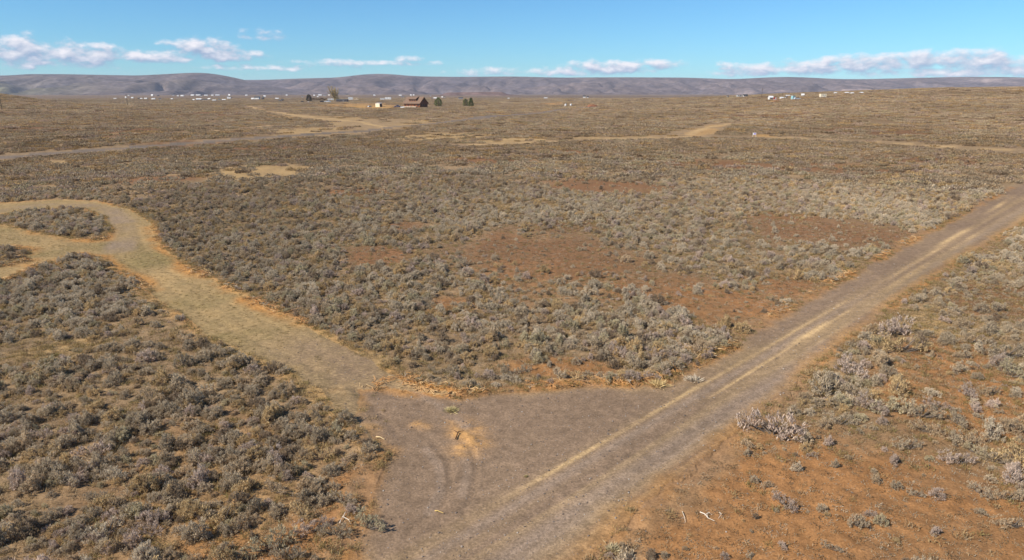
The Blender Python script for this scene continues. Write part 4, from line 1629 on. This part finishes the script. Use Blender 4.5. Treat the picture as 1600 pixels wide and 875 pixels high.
# ------------------------------------------------------------------ far village on the plain: x, base y, width, height (pixels), wall, roof
W_, D_, T_c, G_ = WHITE, DARKW, TAN, GREYW
VILL = [(201, 149.6, 3, 2, W_, 0), (197, 153, 3, 2, W_, 1), (207, 154, 3.5, 2.2, W_, 1), (217, 154.6, 3, 2, D_, 0), (221, 155, 4, 1.5, W_, 1), (228, 155, 5, 1.8, W_, 1), (240, 155.3, 7, 1.6, W_, 1),
        (250, 155.3, 4, 1.6, W_, 0), (269, 155.5, 4, 1.5, W_, 1), (180, 154.6, 5, 1.1, W_, 1), (238, 150, 4, 2.5, W_, 1), (247, 150, 4, 2, D_, 0), (271, 149.5, 3, 1.5, G_, 0), (278, 150.5, 3, 1.6, W_, 1),
        (285, 150.2, 6, 1.6, W_, 1), (301, 149.6, 6, 1.8, W_, 1), (310, 149.5, 8, 1.8, W_, 1), (314.5, 150.4, 4, 1.6, W_, 0), (322, 149.6, 6, 1.4, W_, 1), (332, 149.6, 4, 1.5, W_, 1), (340, 149.7, 7, 1.8, W_, 1),
        (303, 156.8, 3.5, 1.6, W_, 1), (311, 157.2, 9, 3.2, D_, 1), (320, 156.9, 9, 2.0, W_, 0), (327, 155.7, 5, 2, W_, 1), (335, 157.5, 7, 1.6, W_, 1), (343, 156.4, 4, 1.8, W_, 0), (350, 157, 6, 1.8, D_, 1),
        (358.5, 149.8, 3.5, 2.4, W_, 1), (356, 151.6, 3, 1.5, W_, 0), (358, 154.6, 6, 2, W_, 1), (361.5, 154.2, 3, 1.8, D_, 0), (385, 149.6, 4, 1.5, W_, 1), (395, 155.2, 5, 2, W_, 1), (402, 155.6, 9.5, 5, W_, 0),
        (411, 155.6, 4, 4.6, D_, 0), (413.5, 151.5, 4, 2.2, W_, 1), (433, 155, 6, 1.8, W_, 1), (438, 158.5, 5, 1.7, W_, 0), (441.5, 157.6, 3.5, 2.6, D_, 0), (448, 149.5, 3, 1.6, W_, 1),
        (491, 149.7, 3, 1.5, W_, 1), (500, 149.6, 6, 2.0, W_, 1), (507.5, 149.9, 6, 1.2, W_, 0), (514.5, 149.6, 4, 1.7, T_c, 1), (472.5, 151.8, 3, 1.4, W_, 0), (496.5, 151.6, 2.5, 1.2, W_, 1),
        (542.5, 149.2, 5, 2.0, T_c, 0), (585, 149.6, 3.5, 1.6, W_, 1), (625.5, 149.6, 5, 1.4, W_, 1), (629, 151.6, 5.5, 1.3, W_, 0), (642, 149.3, 2.5, 1.8, W_, 1), (646.3, 149.3, 2.5, 1.8, W_, 1),
        (672.5, 150.2, 2.5, 1.6, W_, 0), (680, 154.4, 6, 2, W_, 1), (675, 154.8, 2.5, 1.4, W_, 0), (691, 152.8, 2.5, 2, W_, 1), (694.6, 153, 2.5, 1.8, W_, 0), (720, 155, 8, 2.6, W_, 0),
        (794.6, 154.4, 3.5, 1.2, W_, 1), (852.5, 154.2, 6, 1.6, W_, 1), (913, 153.2, 5, 4.0, W_, 0), (918.3, 153.2, 3, 3.0, W_, 0),
        (1137, 152, 2.5, 2, W_, 0), (1154.5, 151.6, 7.5, 2, W_, 1), (1164.3, 151.6, 7.5, 3.6, W_, 0), (1204, 155.4, 7.5, 5, W_, 1), (1221, 154.6, 4.5, 2.4, W_, 1), (1228, 153.2, 3.5, 2, W_, 0), (1231, 150.4, 6, 1.3, W_, 1),
        (1254, 150.2, 4.5, 3.2, W_, 1), (1305, 146.2, 3.5, 1.5, W_, 1), (1323, 146, 6, 1.4, W_, 1), (1331, 146.8, 4.5, 1.8, W_, 1), (1345.5, 146.4, 4.5, 2, D_, 1), (1062, 152.2, 2, 1.2, W_, 0)]
FARL = [(330, 116, 'the left dome hill'), (197, 158, 'the tall thin pole'), (400, 150, 'the domed white house'), (441, 152, 'the twin poles'), (520, 145, 'the bare tree'), (648, 160, 'the log house'),
        (685, 160, 'the round evergreen'), (735, 160, 'the evergreen pair'), (740, 144, 'the rock rim'), (889, 163, 'the white tanks'), (1205, 152, 'the big white box'), (1239, 152, 'the turquoise trailer'), (1285, 149, 'the beige box')]
vl = {}
for q, (x, y, w, h, wm, rk) in enumerate(VILL):
    p, mpp = spot(x, y)
    ww, hh = w * mpp * .84, h * mpp * .92 + .3
    b = min(FARL, key=lambda L: abs(x - L[0]) + 2 * abs(y - L[1]))
    rel = 'under' if abs(x - b[0]) < 6 else ('right of' if x > b[0] else 'left of')
    colr = {id(W_): 'white', id(D_): 'dark', id(T_c): 'tan', id(G_): 'grey'}[id(wm)]
    size = 'tiny' if w < 4 else 'small' if w < 6.5 else 'long'
    rtxt = 'pale roofed' if rk else 'dark roofed'
    lab = f"{size} {colr} {rtxt} house far off, {rel} {b[2]}"
    if x == 402:
        lab = 'bright white house with dark roof beside a black shed, left distance'
    if x == 411:
        lab = 'black shed right of the bright white house, left distance'
    if x == 913:
        lab = 'white house with steep dark roof alone on the middle skyline'
    e = gable('village_house', p, ww, max(ww * .45, 3.0), hh * .62, hh * (1.0 if rk else 1.1), R(random.uniform(-14, 14)), wm, WHITEROOF if rk else DARKROOF, lab, 'house', 'far village houses on the plain', w >= 7)
    vl.setdefault(lab, []).append((x, e))
for lab, items in vl.items():
    if len(items) > 1:
        items.sort(key=lambda t: t[0])
        for k, (_, e) in enumerate(items):
            e['label'] = ('rightmost' if k == len(items) - 1 else ORD[min(k, 11)]) + ' ' + lab

# right-hand yard
p, mpp = spot(1285.5, 152.2)
trailer('storage_box', p, 9.2 * mpp, 3.5, 4.4 * mpp, R(0), CREAM, 'beige box trailer alone near the right crest', 'trailer', None, CREAM)
p, mpp = spot(1239, 155.4)
trailer('camper', p, 4.6 * mpp, 3.2, 4.6 * mpp, R(12), CYANP, 'turquoise camper in the yard on the right crest', 'camper', None, WHITEROOF)
p, mpp = spot(1245.5, 155.6)
vehicle('parked_car', p, R(5), SILVER, 'grey car right of the turquoise camper', 'car', 'car', 1.2)
p, mpp = spot(1211, 156)
trailer('storage_shed', p, 4.5 * mpp, 3.0, 3.0 * mpp, R(-10), REDP, 'dark red shed right of the big white box', 'shed', None, DARKROOF)
p, mpp = spot(1214, 158.8)
e = empty('scrap_pile', p)
tag(e, 'low rusty red scrap pile below the dark red shed', 'scrap pile')
rg = np.random.default_rng(5)
for q in range(9):
    b = box('sheet', (rg.normal() * 1.6, rg.normal() * 1.0, .2 + .12 * q), (1.8, 1.0, .1), RUST, e)
    b.rotation_euler = (rg.normal() * .25, rg.normal() * .25, rg.uniform(0, 3))
p, mpp = spot(925, 166.6)
e = empty('dirt_heap', p)
tag(e, 'reddish scraped heap beside the far road, middle distance', 'heap')
bm = bmesh.new()
bmesh.ops.create_icosphere(bm, subdivisions=3, radius=1)
for v in bm.verts:
    v.co = Vector((v.co.x * 5.5, v.co.y * 3.0, max(v.co.z, -.2) * 2.2)) * (1 + .5 * (float(fbm(np.array(v.co.x * 2.1), np.array(v.co.y * 2.1 + v.co.z), 5, 3)) - .5))
bm_obj('mound', bm, RUST, e, True)

# white tanks
for x, lab in ((883.7, 'left one of two white round tanks beside the far road'), (892, 'right one of two white round tanks beside the far road')):
    p, mpp = spot(x, 165.4)
    e = empty('water_tank', p)
    tag(e, lab, 'tank', 'white tanks beside the far road')
    bm = bmesh.new()
    bmesh.ops.create_cone(bm, segments=20, radius1=1.15, radius2=1.15, depth=1.9, cap_ends=True)
    for v in bm.verts:
        v.co.z += .93
    bm_obj('tank_wall', bm, WHITE, e)
    bm = bmesh.new()
    bmesh.ops.create_cone(bm, segments=20, radius1=1.15, radius2=.3, depth=.45, cap_ends=True)
    for v in bm.verts:
        v.co.z += 2.11
    bm_obj('tank_lid', bm, WHITE, e)


# ------------------------------------------------------------------ utility poles
def pole(px, py, hpx, label, arm=True):
    p, mpp = spot(px, py)
    e = empty('utility_pole', p, R(20))
    tag(e, label, 'pole', 'utility poles')
    h = hpx * mpp
    tube_obj('mast', [(0, 0, -.5), (0, 0, h * .5), (.03, 0, h)], .19, .12, WOODP, e, 8)
    if arm:
        box('crossarm', (0, 0, h - .8), (2.6, .14, .16), WOODP, e)
        for s_ in (-1.1, 0, 1.1):
            box('insulator', (s_, 0, h - .62), (.12, .12, .2), GREYW, e)


pole(199.5, 165, 18, 'tall thin dark utility pole standing in the left brush')
pole(3, 171, 21, 'faint utility pole at the very left edge of the photo')
pole(428.5, 156.5, 9.5, 'left one of twin dark poles left of the bare tree')
pole(441, 157.5, 11, 'right one of twin dark poles left of the bare tree')
pole(736, 157, 10, 'thin pole rising behind the evergreen pair')
pole(1190, 152.5, 14, 'thin pole left of the big white box on the right')
pole(1222.5, 154, 10, 'pale pole beside the big white box on the right', False)

# ------------------------------------------------------------------ small things near by
p, mpp = spot(1178.5, 214.5)
e = empty('roadside_sign', p, R(-12))
tag(e, 'small white and violet sign on posts beside the far ochre trail', 'sign')
for s_ in (-.55, .55):
    tube_obj('post', [(s_, 0, -.3), (s_, 0, 1.7)], .05, .05, WHITE, e, 6)
box('panel', (0, -.07, 1.25), (1.1, .05, .75), WHITE, e)
box('print', (.1, -.105, 1.27), (.7, .012, .5), VIOLET, e)


def branch(name, chains, r, mat, label, cat, lift=.05):
    """each chain is a list of pixels the dead wood passes over, laid on the ground"""
    base = unproj(*chains[0][0])
    e = empty(name, base)
    tag(e, label, cat)
    for q, ch in enumerate(chains):
        pts = []
        for k, c in enumerate(ch):
            w = unproj(*c)
            pts.append(Vector((w.x, w.y, float(gz(w.x, w.y)[0]) + lift + .05 * (k % 2))) - base)
        tube_obj('limb', pts, r * (1 if q == 0 else .7), r * .35, mat, e, 6)


branch('dead_branch', [[(1094, 801), (1101, 806), (1106, 811), (1116, 818)], [(1101, 806), (1108, 803), (1112, 806)], [(1106, 811), (1104, 806)]], .024, BLEACH, 'bleached forked dead branch lying on red soil below the roadside', 'branch')
branch('dead_branch', [[(1066, 801), (1069, 809), (1071, 816)], [(1069, 809), (1064, 812)]], .016, BLEACH, 'short pale dead twig left of the bleached forked branch', 'branch')
branch('dead_branch', [[(1124, 803), (1127, 807), (1122, 812)]], .015, BLEACH, 'thin pale dead twig right of the bleached forked branch', 'branch')
branch('dead_branch', [[(531, 822), (536, 815), (545, 817), (549, 825)], [(536, 815), (540, 809)]], .03, BLEACH, 'curved grey dead branch among bushes left of the junction', 'branch')
branch('fallen_stick', [[(712, 688), (716, 680), (725, 678)], [(716, 680), (709, 677)]], .035, DARKSTICK, 'dark brown forked stick lying in the orange dust smear', 'stick', .07)
branch('fallen_stick', [[(680, 799), (684, 801), (693, 804)]], .03, M('yellow_stick', (.50, .34, .12)), 'short yellowish stick on gravel below the tyre arcs', 'stick')
branch('fallen_stick', [[(588, 684), (594, 686), (601, 688)]], .035, M('pale_stick', (.60, .45, .25)), "pale stick at the orange end of the grass track", 'stick')


def weed(px, py, wpx, label, seed, tint):
    p, mpp = spot(px, py)
    e = empty('grass_clump', (p.x, p.y, float(gz(p.x, p.y)[0])))
    tag(e, label, 'grass clump')
    w = wpx * mpp
    rg = np.random.default_rng(seed)
    n = 260
    P = np.concatenate([rg.normal(size=(n, 2)) * w * .2, np.zeros((n, 1))], 1)
    D = norm_rows(np.concatenate([P[:, :2] * 2.5 + rg.normal(size=(n, 2)) * .4, np.full((n, 1), .55)], 1))
    leaf_mass('blades', P, D, rg.uniform(.25, .55, n) * w, .025 * w + .008, leaf_mat('weed_blades', tint), e, seed)


weed(705, 643, 18, 'lone yellowish green grass clump on the junction gravel', 21, (.42, .34, .16))
weed(822, 746, 6, 'tiny green weed on the gravel left of the dust line', 22, (.34, .27, .13))
weed(1027, 603, 24, 'pale yellow grass clump beside the lone bush at the road edge', 23, (.52, .38, .18))
weed(1085, 596, 20, 'pale dry grass clump on the gravel shoulder left of the road', 24, (.46, .38, .28))
weed(958, 862, 22, 'dry grass clump under the mauve bush at the lower photo rim', 25, (.40, .33, .2))
p, mpp = spot(1154, 665)
e = empty('litter_scrap', (p.x, p.y, float(gz(p.x, p.y)[0]) + .03))
tag(e, 'tiny bright white scrap of litter on the right road shoulder', 'litter')
box('scrap', (0, 0, .03), (.10, .07, .06), WHITE, e, .015)

# ------------------------------------------------------------------ haze: one closed box of thin air round everything
hm = bpy.data.materials.new('haze')
hm.use_nodes = True
hm.node_tree.nodes.clear()
HT = NT(hm.node_tree)
ho = HT.node('ShaderNodeOutputMaterial')
hv = HT.node('ShaderNodeVolumePrincipled')
hv.inputs['Color'].default_value = (.72, .80, 1.0, 1)
hv.inputs['Density'].default_value = HAZE_DENSITY
hv.inputs['Anisotropy'].default_value = .0
HT.l.new(hv.outputs[0], ho.inputs['Volume'])
tops = [max((o.matrix_world @ Vector(c)).z for c in o.bound_box) for o in scene.objects if o.type == 'MESH']
hz_top = max(tops) + 15
hb = bmesh.new()
add_box(hb, (0, 0, (hz_top - 30) / 2), (40000, 40000, hz_top + 30))
hme = bpy.data.meshes.new('haze')
hb.to_mesh(hme)
hb.free()
hme.materials.append(hm)
hz = link_mesh('haze', hme)
tag(hz, kind='stuff')
